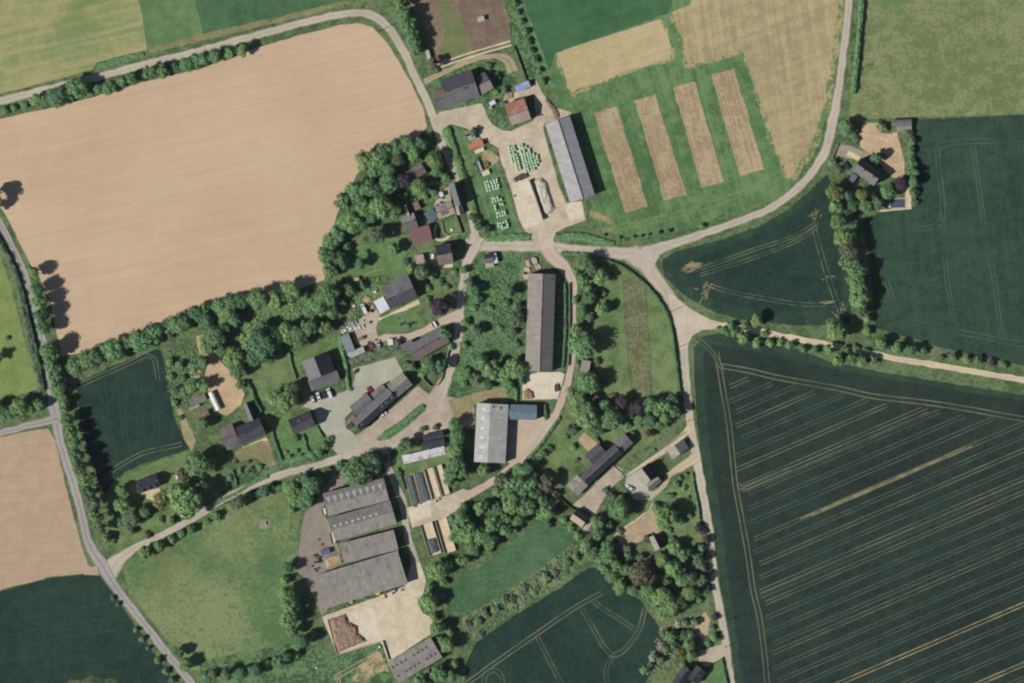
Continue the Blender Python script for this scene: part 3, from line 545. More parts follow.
def crown_mesh(name, seed, nl=20, leaves=115, ls=.075, squash=1.0, open_=.0):
    """unit crown: radius about 1, z from -.8 to 1; lobes of leaf clumps round a lumpy core"""
    R = random.Random(seed); vs, fs = [], []
    k = 0; sd = R.uniform(0, 90)
    for v in ICO_V:
        q = ((.66 if open_ < .3 else .42)+.2*noise.noise((v.x*1.2+sd, v.y*1.2, v.z*1.2))); vs.append(Vector((v.x*q, v.y*q, v.z*q*.9)))
    fs += ICO_F
    ax = R.uniform(.82, 1.0); sk_ = R.uniform(0, PI)
    for i in range(nl):
        z = 1-1.55*(i+.5)/nl; t = i*2.399963+R.uniform(-.4, .4); r0 = math.sqrt(max(.05, 1-z*z))
        if z < -.1: r0 = max(r0, .85)
        d = R.uniform(.52, .84); lr = R.uniform(.18, .44)*(1-open_*.3)
        c = Vector((r0*math.cos(t)*d, r0*math.sin(t)*d*ax, z*d*.95))
        if i < 2: c *= .8
        c = Vector((c.x*math.cos(sk_)-c.y*math.sin(sk_), c.x*math.sin(sk_)+c.y*math.cos(sk_), c.z))
        lump(vs, fs, c, lr*.66, R)
        for j in range(leaves):
            n = rvec(R); n.z = abs(n.z)*.75+n.z*.25 if R.random() < .8 else n.z
            n.normalize(); p = c+n*lr*R.uniform(.66, 1.32)
            nn = (n+rvec(R)*.38+c.normalized()*.35+Vector((0, 0, .1))).normalized()
            leaf(vs, fs, p, nn, ls*R.uniform(.6, 1.35), R)
    me = bpy.data.meshes.new(name); me.from_pydata(vs, [], fs); me.materials.append(LEAF['m']); me.update(); return me
def conifer_mesh(name, seed):
    R = random.Random(seed); vs, fs = [], []
    for lv in range(11):
        z = -.9+1.85*lv/11; r = 1.0*(1-lv/11.5)**.85
        k = len(vs); n = 9
        for i in range(n): vs.append(Vector((.75*r*math.cos(2*PI*i/n), .75*r*math.sin(2*PI*i/n), z)))
        vs.append(Vector((0, 0, z+.34))); fs += [(k+i, k+(i+1) % n, k+n) for i in range(n)]
        for j in range(int(30+110*r)):
            t = R.uniform(0, 2*PI); q = math.sqrt(R.uniform(.15, 1))
            p = Vector((r*q*math.cos(t), r*q*math.sin(t), z+.26*(1-q)+R.uniform(-.05, .05)))
            leaf(vs, fs, p, (Vector((math.cos(t), math.sin(t), 1.3))+rvec(R)*.5).normalized(), .1*R.uniform(.6, 1.3), R)
    me = bpy.data.meshes.new(name); me.from_pydata(vs, [], fs); me.materials.append(LEAF['c']); me.update(); return me
CROWNS = [crown_mesh('crown', 11+i, nl=(17, 20, 23, 19, 26, 21, 24, 18)[i], leaves=(120, 110, 100, 118, 92, 110, 100, 120)[i], ls=(.08, .074, .07, .08, .066, .075, .07, .085)[i]) for i in range(8)]+[crown_mesh('crown', 90+i, nl=13, leaves=120, ls=.085, open_=.5) for i in range(4)]
CONIF = [conifer_mesh('crown', 70+i) for i in range(3)]
SHRUBS = [crown_mesh('shrub', 40+i, nl=11, leaves=62, ls=.12) for i in range(4)]
def trunk_mesh(seed):
    """unit height tapered trunk with limbs reaching into the crown"""
    R = random.Random(seed); b = MB()
    pts = [Vector((0, 0, -.01)), Vector((R.uniform(-.02, .02), R.uniform(-.02, .02), .22)), Vector((R.uniform(-.03, .03), R.uniform(-.03, .03), .45)), Vector((0, 0, .72))]
    for i, (r0, r1) in enumerate(((.034, .024), (.024, .018), (.018, .008))): b.cyl(pts[i], pts[i+1], r0, r1, 8)
    for i in range(6):
        t = i*1.1+R.uniform(0, .6); z = R.uniform(.24, .5); p = Vector((0, 0, z)); q = p+Vector((math.cos(t)*.2, math.sin(t)*.2, R.uniform(.14, .26)))
        b.cyl(p, q, .013, .005, 6)
    me = bpy.data.meshes.new('trunk'); me.from_pydata(b.v, [], b.f); me.materials.append(BARK); me.update(); return me
TRUNKS = [trunk_mesh(i) for i in range(3)]
RT = random.Random(5)
def child(name, me, parent, loc, rz, sc, mat=None):
    o = bpy.data.objects.new(name, me); COL.objects.link(o); o.parent = parent; o.location = loc; o.rotation_euler = (0, 0, rz); o.scale = sc
    if mat: o.material_slots[0].link = 'OBJECT'; o.material_slots[0].material = mat
    return o
def plant(x, y, d, k, label, group=None, hf=1.0):
    r = d*M_PX/2; X, Y = W(x, y)
    if d < 11 and k != 'c':                                   # bushes and low shrubs: one small mesh
        h = max(.9, r*1.25+(1.3 if d >= 8.5 else 0))*hf; r *= 1.06
        o = bpy.data.objects.new('bush' if d >= 8.5 else 'shrub', RT.choice(SHRUBS)); COL.objects.link(o)
        o.location = (X, Y, h*.42); o.rotation_euler = (0, 0, RT.uniform(0, 6.3)); o.scale = (r*1.03, r*RT.uniform(.88, 1.1), h*.55)
        o.material_slots[0].link = 'OBJECT'; o.material_slots[0].material = LEAF[k]
        return tag(o, label, 'bush' if d >= 8.5 else 'shrub', group)
    if k == 'c': h = (r*3.2+2.0)*hf
    else: h = (1.6*r+2.9)*hf*RT.uniform(.92, 1.1)
    t = empty('conifer_tree' if k == 'c' else 'tree', (X, Y, 0)); tag(t, label, 'tree', group)
    rz = .47*h if k == 'c' else .43*h
    child('trunk', RT.choice(TRUNKS), t, (0, 0, 0), RT.uniform(0, 6.3), (h*.9, h*.9, h*.95))
    child('crown', RT.choice(CONIF if k == 'c' else CROWNS), t, (0, 0, h-rz), RT.uniform(0, 6.3), (r*1.13, r*RT.uniform(1.0, 1.2), rz), LEAF[k])
    return t
ORD = 'first second third fourth fifth sixth seventh eighth ninth tenth eleventh twelfth thirteenth fourteenth fifteenth sixteenth seventeenth eighteenth nineteenth twentieth'.split()
def grow(axis, where, data, group=None, hf=1.0, jit=0):
    """a row or clump of plants: 'x,y,diameter,kind ...' in photo pixels; each gets its own label"""
    L = []
    for s in data.split():
        a = s.split(','); L.append((float(a[0])+RT.uniform(-jit, jit), float(a[1])+RT.uniform(-jit, jit), float(a[2])*(1+RT.uniform(-.2, .25)*(jit > 0)), a[3]))
    L.sort(key=lambda q: q[0] if axis == 'left' else q[1])
    for i, (x, y, d, k) in enumerate(L):
        q = RT.random()
        if k == 'm': k = 'l' if q < .2 else 'g' if q < .25 and d < 15 else k
        elif k == 'd' and q < .45: k = 'm'
        size = 'little' if d < 7 else 'small' if d < 11 else 'medium' if d < 15 else 'large' if d < 21 else 'very large'
        kind = 'conifer' if k == 'c' else 'shrub' if d < 8.5 else 'bush' if d < 11 else 'tree'
        n = ORD[i]+' from '+axis if len(L) > 1 else 'standing'
        plant(x, y, d, k, f'{size} {TONE[k]} {kind}, {n} {where}', group or 'trees and shrubs '+where, hf)

grow('left', 'in the lane hedgerow above the tan field', '5,110,9,d 14,108,8.4,m 25,105,8,d 36,100,13,l 45,100,12,m 57,97,19,d 68,97,13,d 78,88,20,d 99,89,11,m 110,88,13,d 122,82,11,m 132,79,12,d 141,76,9,m 151,73,14,m 163,71,14,m 175,68,10,d 187,65,14,m 197,62,13,m', hf=.85)
grow('left', 'at the right end of the lane hedgerow', '204,60,12,m 215,57,13,m 225,56,10,y 231,54,12,m 242,51,14,l')
grow('top', 'beside the left road by the tan field', '-6,196,17,d -6,208,12,m 34,272,12,m 38,289,13,m 41,302,14,m 43,315,15,d 45,328,14,m 50,352,19,m', hf=1.3)
grow('top', 'in the belt above the small dark field corner', '52,366,14,m 57,377,15,d 59,390,14,m 55,384,9,l 62,398,10,m')
grow('top', 'in the belt left of the small dark field', '65,410,9,l 68,420,12,m 72,432,11,l 75,443,13,m 78,455,13,d 81,467,14,m 86,480,14,m 90,492,13,d 94,503,15,g 98,516,14,m 101,528,12,g 107,537,9,l 66,402,10,d', hf=1.5)
grow('left', 'in the hedge below the tan field', '76,367,17,m 84,361,16,m 94,358,19,m 103,352,12,d 114,350,22,m 129,342,13,l 141,340,20,m 154,334,19,d 169,328,15,m 182,324,21,m 197,314,15,d 206,310,13,m 219,306,15,m 231,303,15,m 242,301,14,d 259,300,20,m 277,301,19,l 292,291,18,m')
grow('left', 'in the wood under the tan field edge', '206,321,16,d 215,336,21,m 227,313,17,m 235,320,15,m 208,347,16,m 226,328,12,d 243,316,9,m 222,350,12,d')
grow('left', 'in the wood above the L-shaped house', '251,339,18,m 263,346,27,d 262,330,16,m 276,339,18,m 287,334,21,m 297,337,20,m 308,328,19,m 308,340,10,d 256,358,15,d 270,357,12,d')
grow('left', 'between the wood and the cluttered yard', '319,303,22,m 330,294,20,m 310,311,12,d 326,328,13,l 333,312,12,m 343,303,9,g 350,290,11,m 362,285,9,m 306,296,10,d 340,285,10,g')
grow('top', 'around the sandy yard on the left', '235,357,18,l 239,371,15,m 241,385,10,m 180,365,10,d 195,366,11,m 203,363,12,d 171,377,8,l 175,391,9,g 184,391,10,d 192,388,12,m 204,386,12,m 175,403,8,l 203,423,12,d 183,378,8,g 170,362,9,m 180,418,7,m')
grow('left', 'left of the three parked cars', '276,398,17,l 287,400,19,m 292,389,14,m', hf=1.1)
grow('left', 'below the left slate cottage', '123,505,15,l 131,518,16,g 122,490,12,m 131,531,9,g 146,512,11,m 120,522,10,d 112,540,8,m 147,535,8,b 160,520,8,m')
grow('left', 'right of the left slate cottage', '163,500,19,y 187,499,32,m 197,464,25,m 184,474,12,b 202,488,15,g 172,520,9,m')
grow('left', 'in the hedge along the meadow top', '146,552,12,m 154,549,9,l 160,545,11,m 172,539,10,m 181,533,9,d 192,529,10,d 207,521,8,m 216,516,10,d 231,506,9,l 239,502,13,m 249,497,9,l 258,494,8,m 265,491,11,d 273,489,9,m 280,488,9,m')
grow('left', 'at the meadow corner beside the barn yard', '290,487,15,l 296,499,14,l 311,486,19,d 306,499,17,d 292,509,10,m 329,470,8,b 341,465,9,d 303,478,11,m')
grow('left', 'in the clump behind the upper cattle barn', '356,471,26,m 371,463,20,d 345,472,10,m 366,474,14,m 384,458,9,g')
grow('top', 'down the right side of the meadow', '288,567,11,d 285,580,10,m 287,594,16,l 290,607,18,m 289,619,16,l 294,631,13,m 303,640,14,d 297,646,10,m 312,634,9,m', hf=1.15)
grow('left', 'along the foot of the meadow', '206,677,10,m 213,674,10,g 227,674,12,m 241,673,11,d 255,670,13,d 268,664,10,l 279,661,12,d 287,656,11,d 186,664,13,l 180,652,12,d 296,655,9,m')
grow('top', 'on the verge of the bottom-left road', '113,598,5,m 136,630,5.5,l 142,639,6.5,l 158,660,8,l 166,671,7,l 118,604,5,m 148,648,5,m 172,680,7,m', hf=1.7)
grow('left', 'in the hedge above the left junction', '-2,408,15,m 9,412,13,d 20,406,16,m 31,409,12,m 40,405,11,m')
grow('top', 'alone in the small left pasture', '-3,357,12,d 8,338,5,b')
grow('top', 'in the wood left of the upper cottages', '366,162,20,l 378,159,19,m 386,151,15,d 397,148,16,m 406,144,17,m 414,152,15,m 420,145,14,d 398,160,13,g 376,170,14,d 388,169,14,d 414,158,11,m')
grow('top', 'in the lower wood beside the tan field', '356,193,20,d 344,201,19,m 372,188,18,d 388,183,18,m 364,209,16,l 382,206,22,l 352,222,20,m 372,217,13,d 378,236,15,g 395,212,14,l 362,225,14,d', hf=1.05)
grow('top', 'in the tongue of trees above the lawn', '339,233,18,m 331,242,16,m 327,255,17,m 339,257,12,d 331,270,17,m 343,266,12,d 360,264,12,d 347,247,10,m 394,250,13,d 366,252,6,m')
grow('top', 'in the gardens of the upper cottages', '435,160,16,m 437,171,11,d 420,187,15,m 405,181,13,p 405,196,8,m 430,183,8,l 434,193,8,m 441,172,7,m 425,196,8,l 446,178,9,d 423,170,5,l 398,196,8,g 436,182,6,l')
grow('left', 'in the gardens beside the curved lane', '422,272,13,g 432,276,9,m 410,268,9,l 414,283,8,m 428,288,7,l 440,282,8,m 447,287,6,m 405,262,8,d 454,272,6,l 425,262,6,l 441,306,17,p 436,312,8,p 428,300,7,m')
grow('left', 'around the pink-roofed farmhouse', '446,334,13,d 441,366,13,d 428,365,14,m 414,352,7,m 422,374,8,m 451,347,8,l 434,372,8,b 408,326,5,m 398,343,9,m 412,367,9,g 406,364,7,m')
grow('left', 'on the left edge of the orchard', '464,270,9,d 470,282,10,m 474,290,11,m 478,299,10,d 483,287,8,m 474,308,7,m 466,322,9,m 477,331,11,g 465,345,8,m')
grow('left', 'in the middle of the orchard', '490,308,7,d 506,303,8,m 516,319,15,g 509,292,11,m 517,306,9,d 517,344,8,d 513,332,9,g 500,328,6,l')
grow('left', 'in the clump below the orchard', '466,373,14,d 480,363,16,m 492,371,18,m 503,374,17,m 515,369,20,l 476,379,12,m 508,384,12,m 487,384,11,m 464,384,9,m 521,380,10,d', hf=.9)
grow('top', 'beside the track right of the long barn', '581,346,25,m 587,383,20,d 577,397,19,m 588,410,18,m 576,330,11,l 597,361,8,b 603,379,8,g 596,396,9,b 604,405,11,m 598,388,7,l 578,365,8,m')
grow('top', 'at the top of the right-hand garden', '584,263,16,m 600,278,15,l 582,281,13,m 603,293,8,g 601,309,13,l 582,311,13,m 592,270,12,d 590,297,12,d 576,272,9,m 590,318,9,d 575,300,8,l 588,288,9,m')
grow('left', 'in the tree belt below the right-hand garden', '613,397,8,y 622,401,12,p 637,408,15,p 630,415,10,d 649,405,15,m 661,408,18,m 672,399,11,d 675,411,13,d 666,418,12,m 612,419,19,m 627,425,9,m 649,420,14,d 659,424,11,d 650,433,9,p 640,421,11,m 602,420,14,l')
grow('left', 'along the top of the back lawn', '572,430,11,g 588,420,20,m 579,412,13,l 584,404,9,d 566,436,7,d 598,430,11,d 594,411,12,m')
grow('top', 'between the red-patched shed and the grey barn', '455,425,13,m 457,437,15,m 454,451,16,l 457,463,16,m 452,472,16,m 463,472,12,d 467,461,9,g 450,480,12,m 484,470,11,l 461,446,10,d', hf=1.0)
grow('left', 'in the upper wood below the grey barn', '502,480,15,g 514,486,22,m 521,471,15,m 527,486,20,m 527,506,19,m 511,504,21,m 527,469,12,m 547,482,16,b 543,500,14,m 547,512,13,l 535,494,14,d 506,494,12,m 536,478,11,d 497,492,10,l 555,495,10,b')
grow('left', 'in the wood right of the lower clamps', '460,520,21,m 468,533,19,l 481,508,15,m 493,524,18,m 490,541,13,d 503,518,16,m 481,537,17,l 472,547,15,m 488,548,10,l 456,535,14,m 506,530,13,d 517,520,11,d 464,507,10,d 498,508,11,d')
grow('top', 'along the right side of the stack yard', '437,570,19,m 450,566,11,d 463,560,12,m 429,602,20,m 443,595,8,g 437,628,13,l 434,617,10,l 447,645,14,l 450,632,9,m 440,640,9,m 455,664,9,m 439,673,16,m 421,680,15,m 452,676,11,d 430,588,9,m 444,582,9,l')
grow('left', 'in the hedge above the small green field', '556,512,9,g 564,520,8,m 571,528,8,m 578,536,9,l 585,546,13,l 592,555,12,m 548,524,9,m 541,516,9,l')
grow('left', 'in the gardens right of the beige hut', '598,534,12,m 597,522,13,m 603,517,9,y 619,510,19,m 608,525,10,d 613,497,9,d 621,498,9,m 606,490,7,d 627,505,9,m 627,548,9,g 607,548,14,m 620,531,7,g')
grow('left', 'in the left half of the bottom wood', '600,557,13,m 608,557,15,m 604,568,14,m 612,576,13,m 620,585,14,l 625,569,11,m 639,573,23,b 647,590,14,m 632,590,11,m 616,565,11,l 650,575,13,b 628,556,10,d 640,557,9,g')
grow('left', 'in the right half of the bottom wood', '661,596,20,l 671,607,16,m 664,613,15,m 661,559,14,l 672,569,16,l 682,580,14,m 690,592,15,m 690,578,12,m 684,555,13,m 674,547,13,l 678,592,10,d 681,602,12,d 655,604,10,d 668,582,9,d')
grow('top', 'along the lane beside the bottom wood', '698,559,11,g 702,548,9,d 707,539,9,p 703,568,10,g 702,580,11,g 706,590,9,d 708,556,7,d 699,527,9,p 710,572,6,d 699,600,8,m 704,531,8,p')
grow('left', 'in the gardens by the right-hand lane', '665,516,20,l 670,496,8,m 656,507,9,m 676,504,9,d 680,478,6,m 684,488,6,m 676,484,8,m 688,498,5,m 647,539,9,b 690,515,7,y 680,520,10,d 672,540,8,d 668,530,7,l 686,474,5,d 660,475,5,m')
grow('left', 'in the gardens above the bottom house', '671,636,12,m 689,645,12,m 691,655,11,m 680,653,11,y 653,657,9,w 644,670,9,m 666,650,9,m 661,645,8,w 678,624,8,w 685,623,9,m 695,622,9,m 674,645,10,d 690,634,9,d 660,660,9,d 650,666,8,d 683,634,9,d 664,633,9,g 683,664,7,m')
grow('top', 'on the verge above the bottom drive', '715,617,8,p 714,637,9,m 708,643,8,m 712,628,7,d 720,638,5,d')
grow('left', 'along the left end of the farm track', '725,331,10,m 731,326,9,d 734,333,9,d 743,338,13,l 756,320,13,l 757,343,10,l 770,343,10,l 746,326,9,d 764,334,8,d 718,329,6,m 780,342,8,l')
grow('left', 'along the middle of the farm track', '836,332,20,l 828,350,11,m 838,360,12,l 851,359,11,m 861,361,12,l 873,360,10,m 845,350,10,d 790,345,9,m 803,349,9,m 815,350,9,d 855,348,8,d 866,351,8,d')
grow('left', 'along the upper side of the farm track', '867,331,9,l 880,343,12,l 896,348,12,m 910,350,12,m 923,351,9,g 953,357,9,g 967,360,9,l 978,360,10,m 992,362,8,p 1004,365,8,m 942,357,6,b 887,346,9,m 903,351,8,m')
grow('top', 'in the belt beside the triangular field', '834,191,16,y 836,206,15,m 837,222,15,m 843,238,18,l 849,249,19,b 845,262,14,m 855,270,18,m 857,285,17,l 859,299,17,l 861,309,12,g 867,319,10,l 851,228,12,d 846,213,11,d 850,280,10,m', hf=1.1)
grow('left', 'in the garden of the right-hand house', '861,195,12,y 865,206,13,m 877,203,12,g 887,191,14,m 845,127,14,m 852,132,10,l 881,127,10,m 856,140,8,m 876,158,12,d 901,184,13,p 872,196,9,m 848,196,11,d 852,205,12,d 832,163,9,l 839,170,8,m 882,156,8,d 887,130,5,b')
grow('top', 'in the hedge right of the paved pool', '908,133,9,m 911,142,10,m 910,152,10,m 912,162,10,m 912,172,11,m 913,182,11,m 914,193,10,g 915,203,8,g', hf=.95)
grow('top', 'between the curved lane and the brown paddock', '401,4,14,m 405,16,14,m 409,28,14,m 413,40,14,m 415,50,11,m 399,-10,14,m', hf=1.2)
grow('left', 'beside the brown paddock entrance', '434,63,11,b 437,70,6,g 505,90,8,d 497,76,8,d 503,104,7,d 496,92,6,m 489,66,7,g')
grow('top', 'along the narrow lane right of the paddock', '515,4,7,m 518,12,6,g 521,22,7,m 525,32,8,m 528,42,8,m 531,51,7,g 535,60,8,m 539,71,7,d 542,82,8,m', hf=1.3)
grow('left', 'on the scrubby bank below the green field', '468,624,9,g 478,622,8,m 486,613,9,g 496,609,8,l 505,601,9,m 513,600,7,b 524,588,9,g 533,592,8,m 545,578,9,l 555,574,8,g 566,561,9,m 575,556,8,l 480,633,8,g', hf=.75, jit=1.2)
grow('left', 'beside the round bale stacks', '474,132,9,d 466,138,7,m 479,226,10,d 473,218,9,g 486,230,9,g 547,128,5,b 550,146,4,b')
grow('left', 'in the front garden of the square cottage', '296,438,7,d 297,451,5,d 290,457,6,m 301,456,6,m 286,452,4,l 325,446,9,m 320,452,9,d 329,440,7,m 312,455,8,m')
grow('left', 'by the cottage gate on the lane', '240,470,6,m 236,462,4,b 248,462,5,g 230,478,7,m 260,467,6,m 225,486,8,d')
grow('left', 'as saplings along the upper lane verge', '619,238,3.5,m 633,237,3.5,l 641,236,3.5,m 648,235,3.5,l 659,233,4,g 669,231,4.5,g 604,235,3.5,m 702,226,5,l', hf=1.9)
grow('left', 'behind the red-patched shed', '407,443,13,g 416,443,10,m 400,448,8,m 423,429,7,g 436,427,7,b 399,474,7,d 402,482,6,d 428,449,5,d')
grow('left', 'on the lawn behind the long slate house', '573,447,8,m 543,453,10,g 549,449,8,d 577,460,5,b 537,460,8,m')

# ------------------------------------------------------------------ hedges
def hedge(label, px, wpx, h, k='m', group=None, dense=1.0, name='hedge'):
    R = random.Random(int(px[0][0]*7+px[0][1])); hw = wpx*M_PX/2
    S = smooth_line([W(*p) for p in px], 1.2); vs, fs = [], []; rings = []
    L = len(S); o0 = Vector((S[0].x, S[0].y, 0))
    prof = [(-1, 0), (-.98, .5), (-.7, .85), (0, .97), (.7, .85), (.98, .5), (1, 0)]
    for i, p in enumerate(S):
        t = (S[min(i+1, L-1)]-S[max(i-1, 0)]).normalized(); n = Vector((-t.y, t.x)); e = .55 if i in (0, L-1) else 1
        rr = []
        for a, b in prof:
            q = .86+.42*noise.noise((p.x*.5+a, p.y*.5, b*2)); rr.append(len(vs))
            vs.append(Vector((p.x+n.x*a*hw*.9*e*q-o0.x, p.y+n.y*a*hw*.9*e*q-o0.y, b*h*.94*q*(.8+.2*e))))
        rings.append(rr)
    for r0, r1 in zip(rings, rings[1:]):
        for j in range(6): fs.append((r0[j], r0[j+1], r1[j+1], r1[j]))
    fs += [tuple(rings[0]), tuple(reversed(rings[-1]))]
    for i in range(L-1):
        t = (S[i+1]-S[i]); n = Vector((-t.y, t.x)).normalized()
        for j in range(int(t.length*(7+7*hw)*dense)):
            a = R.uniform(-1, 1); p = S[i]+t*R.random(); b = math.sqrt(max(0, 1-abs(a)**3))
            if R.random() < .3: b *= R.random()
            q = .9+.4*noise.noise((p.x*.5+a, p.y*.5, b*2))
            c = Vector((p.x+n.x*a*hw*q-o0.x, p.y+n.y*a*hw*q-o0.y, max(.08, b*h*q)))
            nn = (Vector((n.x*a, n.y*a, .35+b*.7))+rvec(R)*.6).normalized(); leaf(vs, fs, c, nn, R.uniform(.16, .36)*(1 if hw > .8 else .7), R)
    o = link(name, vs, fs, LEAF[k], None, tuple(o0)); tag(o, label, 'hedge', group); return o
hedge('ragged grey-green hedge left of the grey road by the pasture', [(-14, 226), (-2, 240), (7, 256), (15, 272), (20, 290), (24, 312), (29, 335), (34, 358), (39, 378), (42, 391)], 8, 2.6, 'g')
hedge('low dark roadside hedge between ragged hedge and grey road', [(14, 268), (22, 290), (29, 318), (36, 348), (41, 372), (44, 391)], 3.5, 2.4, 'd')
hedge('thick rounded bright hedge left of the stacked green bales', [(446, 127), (452, 146), (460, 168), (467, 188), (472, 206), (478, 222), (483, 232)], 10, 2.0, 'l', dense=1.2)
hedge('low clipped hedge on the lane verge below the bales', [(486, 238), (500, 238), (515, 237), (530, 236)], 9, 1.3, 'm')
hedge('low clipped hedge on the verge below the long grey shed', [(555, 237), (570, 236), (585, 237), (600, 241), (614, 244)], 9, 1.3, 'm')
hedge('short clipped hedge at the mouth of the barn track', [(561, 253), (575, 254), (588, 255), (600, 257)], 5, 1.3, 'm')
hedge('long thin dark hedge curving along the lane beside the lawn', [(598, 257), (623, 267), (645, 284), (664, 307), (672, 330), (676, 360), (680, 388), (683, 402)], 3.6, 1.9, 'd')
hedge('dark narrow hedge between the right pasture and its lane', [(862, -14), (861, 15), (858, 45), (856, 70), (853, 94)], 6, 2.8, 'm')
hedge('clipped hedge between lane and lawns of the square cottage', [(283, 462), (300, 458), (316, 452), (328, 445), (331, 436)], 7, 1.7, 'm')
hedge('thin dark hedge along the left side of the cottage lawn', [(271, 428), (275, 442), (279, 452), (282, 461)], 3, 1.7, 'd')
hedge('thin dark hedge dividing the cottage lawn in two', [(303, 434), (306, 444), (309, 454)], 2.6, 1.5, 'd')
hedge('thin dark hedge beside the gravel drive of the cottage', [(317, 425), (320, 432), (323, 438)], 2.4, 1.3, 'd')
hedge('dark hedge between the two lawns above the L-shaped house', [(289, 352), (292, 365), (296, 379)], 3, 1.6, 'd')
hedge('clipped hedge right of the L-shaped house lawn', [(339, 335), (343, 352), (346, 368), (348, 384), (351, 391)], 4.5, 1.7, 'm')
hedge('broad loose hedge between cluttered yard and grey parking yard', [(350, 364), (362, 358), (376, 354), (390, 349), (397, 346)], 9, 1.5, 'g')
hedge('dark hedge right of the sandy yard and farmhouse wing', [(247, 380), (252, 392), (257, 404), (262, 412)], 4.5, 2.0, 'd')
hedge('thin shrubby hedge between the long barn and its track', [(565, 283), (565.5, 310), (565, 340), (563, 368)], 3.4, 1.5, 'd')
hedge('clipped bank hedge curving along the lower cottage lane', [(386, 436), (398, 428), (410, 418), (419, 410), (424, 406)], 5.5, 1.1, 'm')
hedge('low hedge beside the field barn track, below the pale yard', [(560, 417), (548, 434), (536, 450), (524, 462)], 4, 1.5, 'm')
hedge('small dark hedge between the blue roof and the track', [(545, 404), (545.5, 412), (546, 420)], 4, 1.8, 'd')
hedge('thin dark hedge above the blue-roofed extension', [(516, 386), (516.5, 394), (516, 402)], 4, 1.7, 'm')
hedge('low hedge along the right edge of the vegetable garden', [(692, 472), (694, 486), (697, 502), (700, 520)], 3, 1.5, 'd')
hedge('dark hedge right of the bottom house lawn', [(722, 658), (724, 670), (727, 684), (731, 700)], 3.5, 1.7, 'd')
hedge('hedge along the flower border of the long slate house', [(621, 474), (632, 467), (646, 457), (655, 450)], 4, 1.2, 'm')
hedge('grassy bank hedge below the farmhouse lane gate', [(206, 509), (222, 500), (238, 492), (252, 483), (268, 476)], 4.5, 1.1, 'm')
hedge('thin dark hedge stub by the farmhouse gate', [(232, 470), (235, 478), (237, 486)], 3, 1.5, 'd')
hedge('dark hedge beside the lane behind the field barns', [(398, 468), (402, 480), (405, 490)], 3.5, 1.5, 'd')
hedge('low hedge at the top edge of the upper right garden', [(852, 121), (866, 121.5), (880, 120)], 2.2, 1.2, 'm')
hedge('short grassy hedge beside the top-left lane', [(98, 67), (112, 63), (128, 58), (144, 54)], 8, .8, 'm')

def scrub(name, label, px, h, k, per=1.1, seed=1, ls=.42):
    """rank growth nobody could count: one mesh of leaf clumps over a patch of ground"""
    R = random.Random(seed); P = [W(*p) for p in px]; xs = [p[0] for p in P]; ys = [p[1] for p in P]; vs, fs = [], []
    def inside(x, y):
        r = False
        for i in range(len(P)):
            (x0, y0), (x1, y1) = P[i-1], P[i]
            if (y0 > y) != (y1 > y) and x < (x1-x0)*(y-y0)/(y1-y0)+x0: r = not r
        return r
    area = (max(xs)-min(xs))*(max(ys)-min(ys))
    for _ in range(int(area*per)):
        x, y = R.uniform(min(xs), max(xs)), R.uniform(min(ys), max(ys))
        if not inside(x, y): continue
        q = .5+.9*noise.noise((x*.28, y*.28, seed))+.5*noise.noise((x*.9, y*.9, seed))
        if q < .35: continue
        for j in range(4):
            n = (rvec(R)*.5+Vector((-.3, -.1, 1))).normalized(); leaf(vs, fs, Vector((x+R.uniform(-.4, .4), y+R.uniform(-.4, .4), max(.1, h*q*R.uniform(.5, 1)))), n, ls*R.uniform(.5, 1.2), R)
    o = link(name, vs, fs, LEAF[k]); return tag(o, label, 'scrub', None, 'stuff')
scrub('scrub', 'pale rank scrub covering the bank below the green field', [(573, 543), (586, 556), (560, 582), (520, 607), (473, 638), (465, 634), (464, 620), (490, 603), (530, 578)], 1.0, 'g', 1.3, 1)
scrub('undergrowth', 'rank green undergrowth filling the orchard left of the long barn', [(463, 275), (480, 258), (500, 252), (520, 258), (524, 280), (522, 370), (520, 384), (466, 380), (458, 350), (464, 310)], .4, 'm', 1.0, 2, .3)
scrub('undergrowth', 'undergrowth beneath the bottom wood', [(592, 548), (610, 545), (640, 555), (680, 560), (712, 560), (708, 590), (690, 604), (664, 618), (640, 596), (612, 574)], .9, 'm', .9, 3)
scrub('undergrowth', 'weedy growth around the cluttered yard', [(300, 312), (320, 306), (350, 286), (380, 278), (388, 292), (372, 300), (358, 318), (340, 318), (318, 326), (300, 330)], .6, 'l', .8, 4)
scrub('undergrowth', 'rank growth along the foot of the wood above the lawn', [(240, 318), (300, 300), (330, 306), (338, 324), (300, 322), (262, 330), (246, 334)], .7, 'l', .6, 5)
scrub('undergrowth', 'weeds around the tumbledown sheds by the sandy yard', [(164, 352), (190, 344), (206, 356), (204, 376), (190, 396), (184, 412), (172, 408), (166, 380)], .6, 'm', .7, 6)
scrub('undergrowth', 'mixed growth in the gardens of the upper cottages', [(396, 180), (410, 192), (430, 176), (448, 166), (450, 182), (436, 200), (420, 204), (400, 202)], .6, 'm', .7, 7)
scrub('undergrowth', 'flowery growth in the gardens above the bottom house', [(640, 676), (650, 652), (664, 622), (690, 616), (700, 628), (694, 650), (680, 660), (664, 672)], .6, 'w', .5, 8)
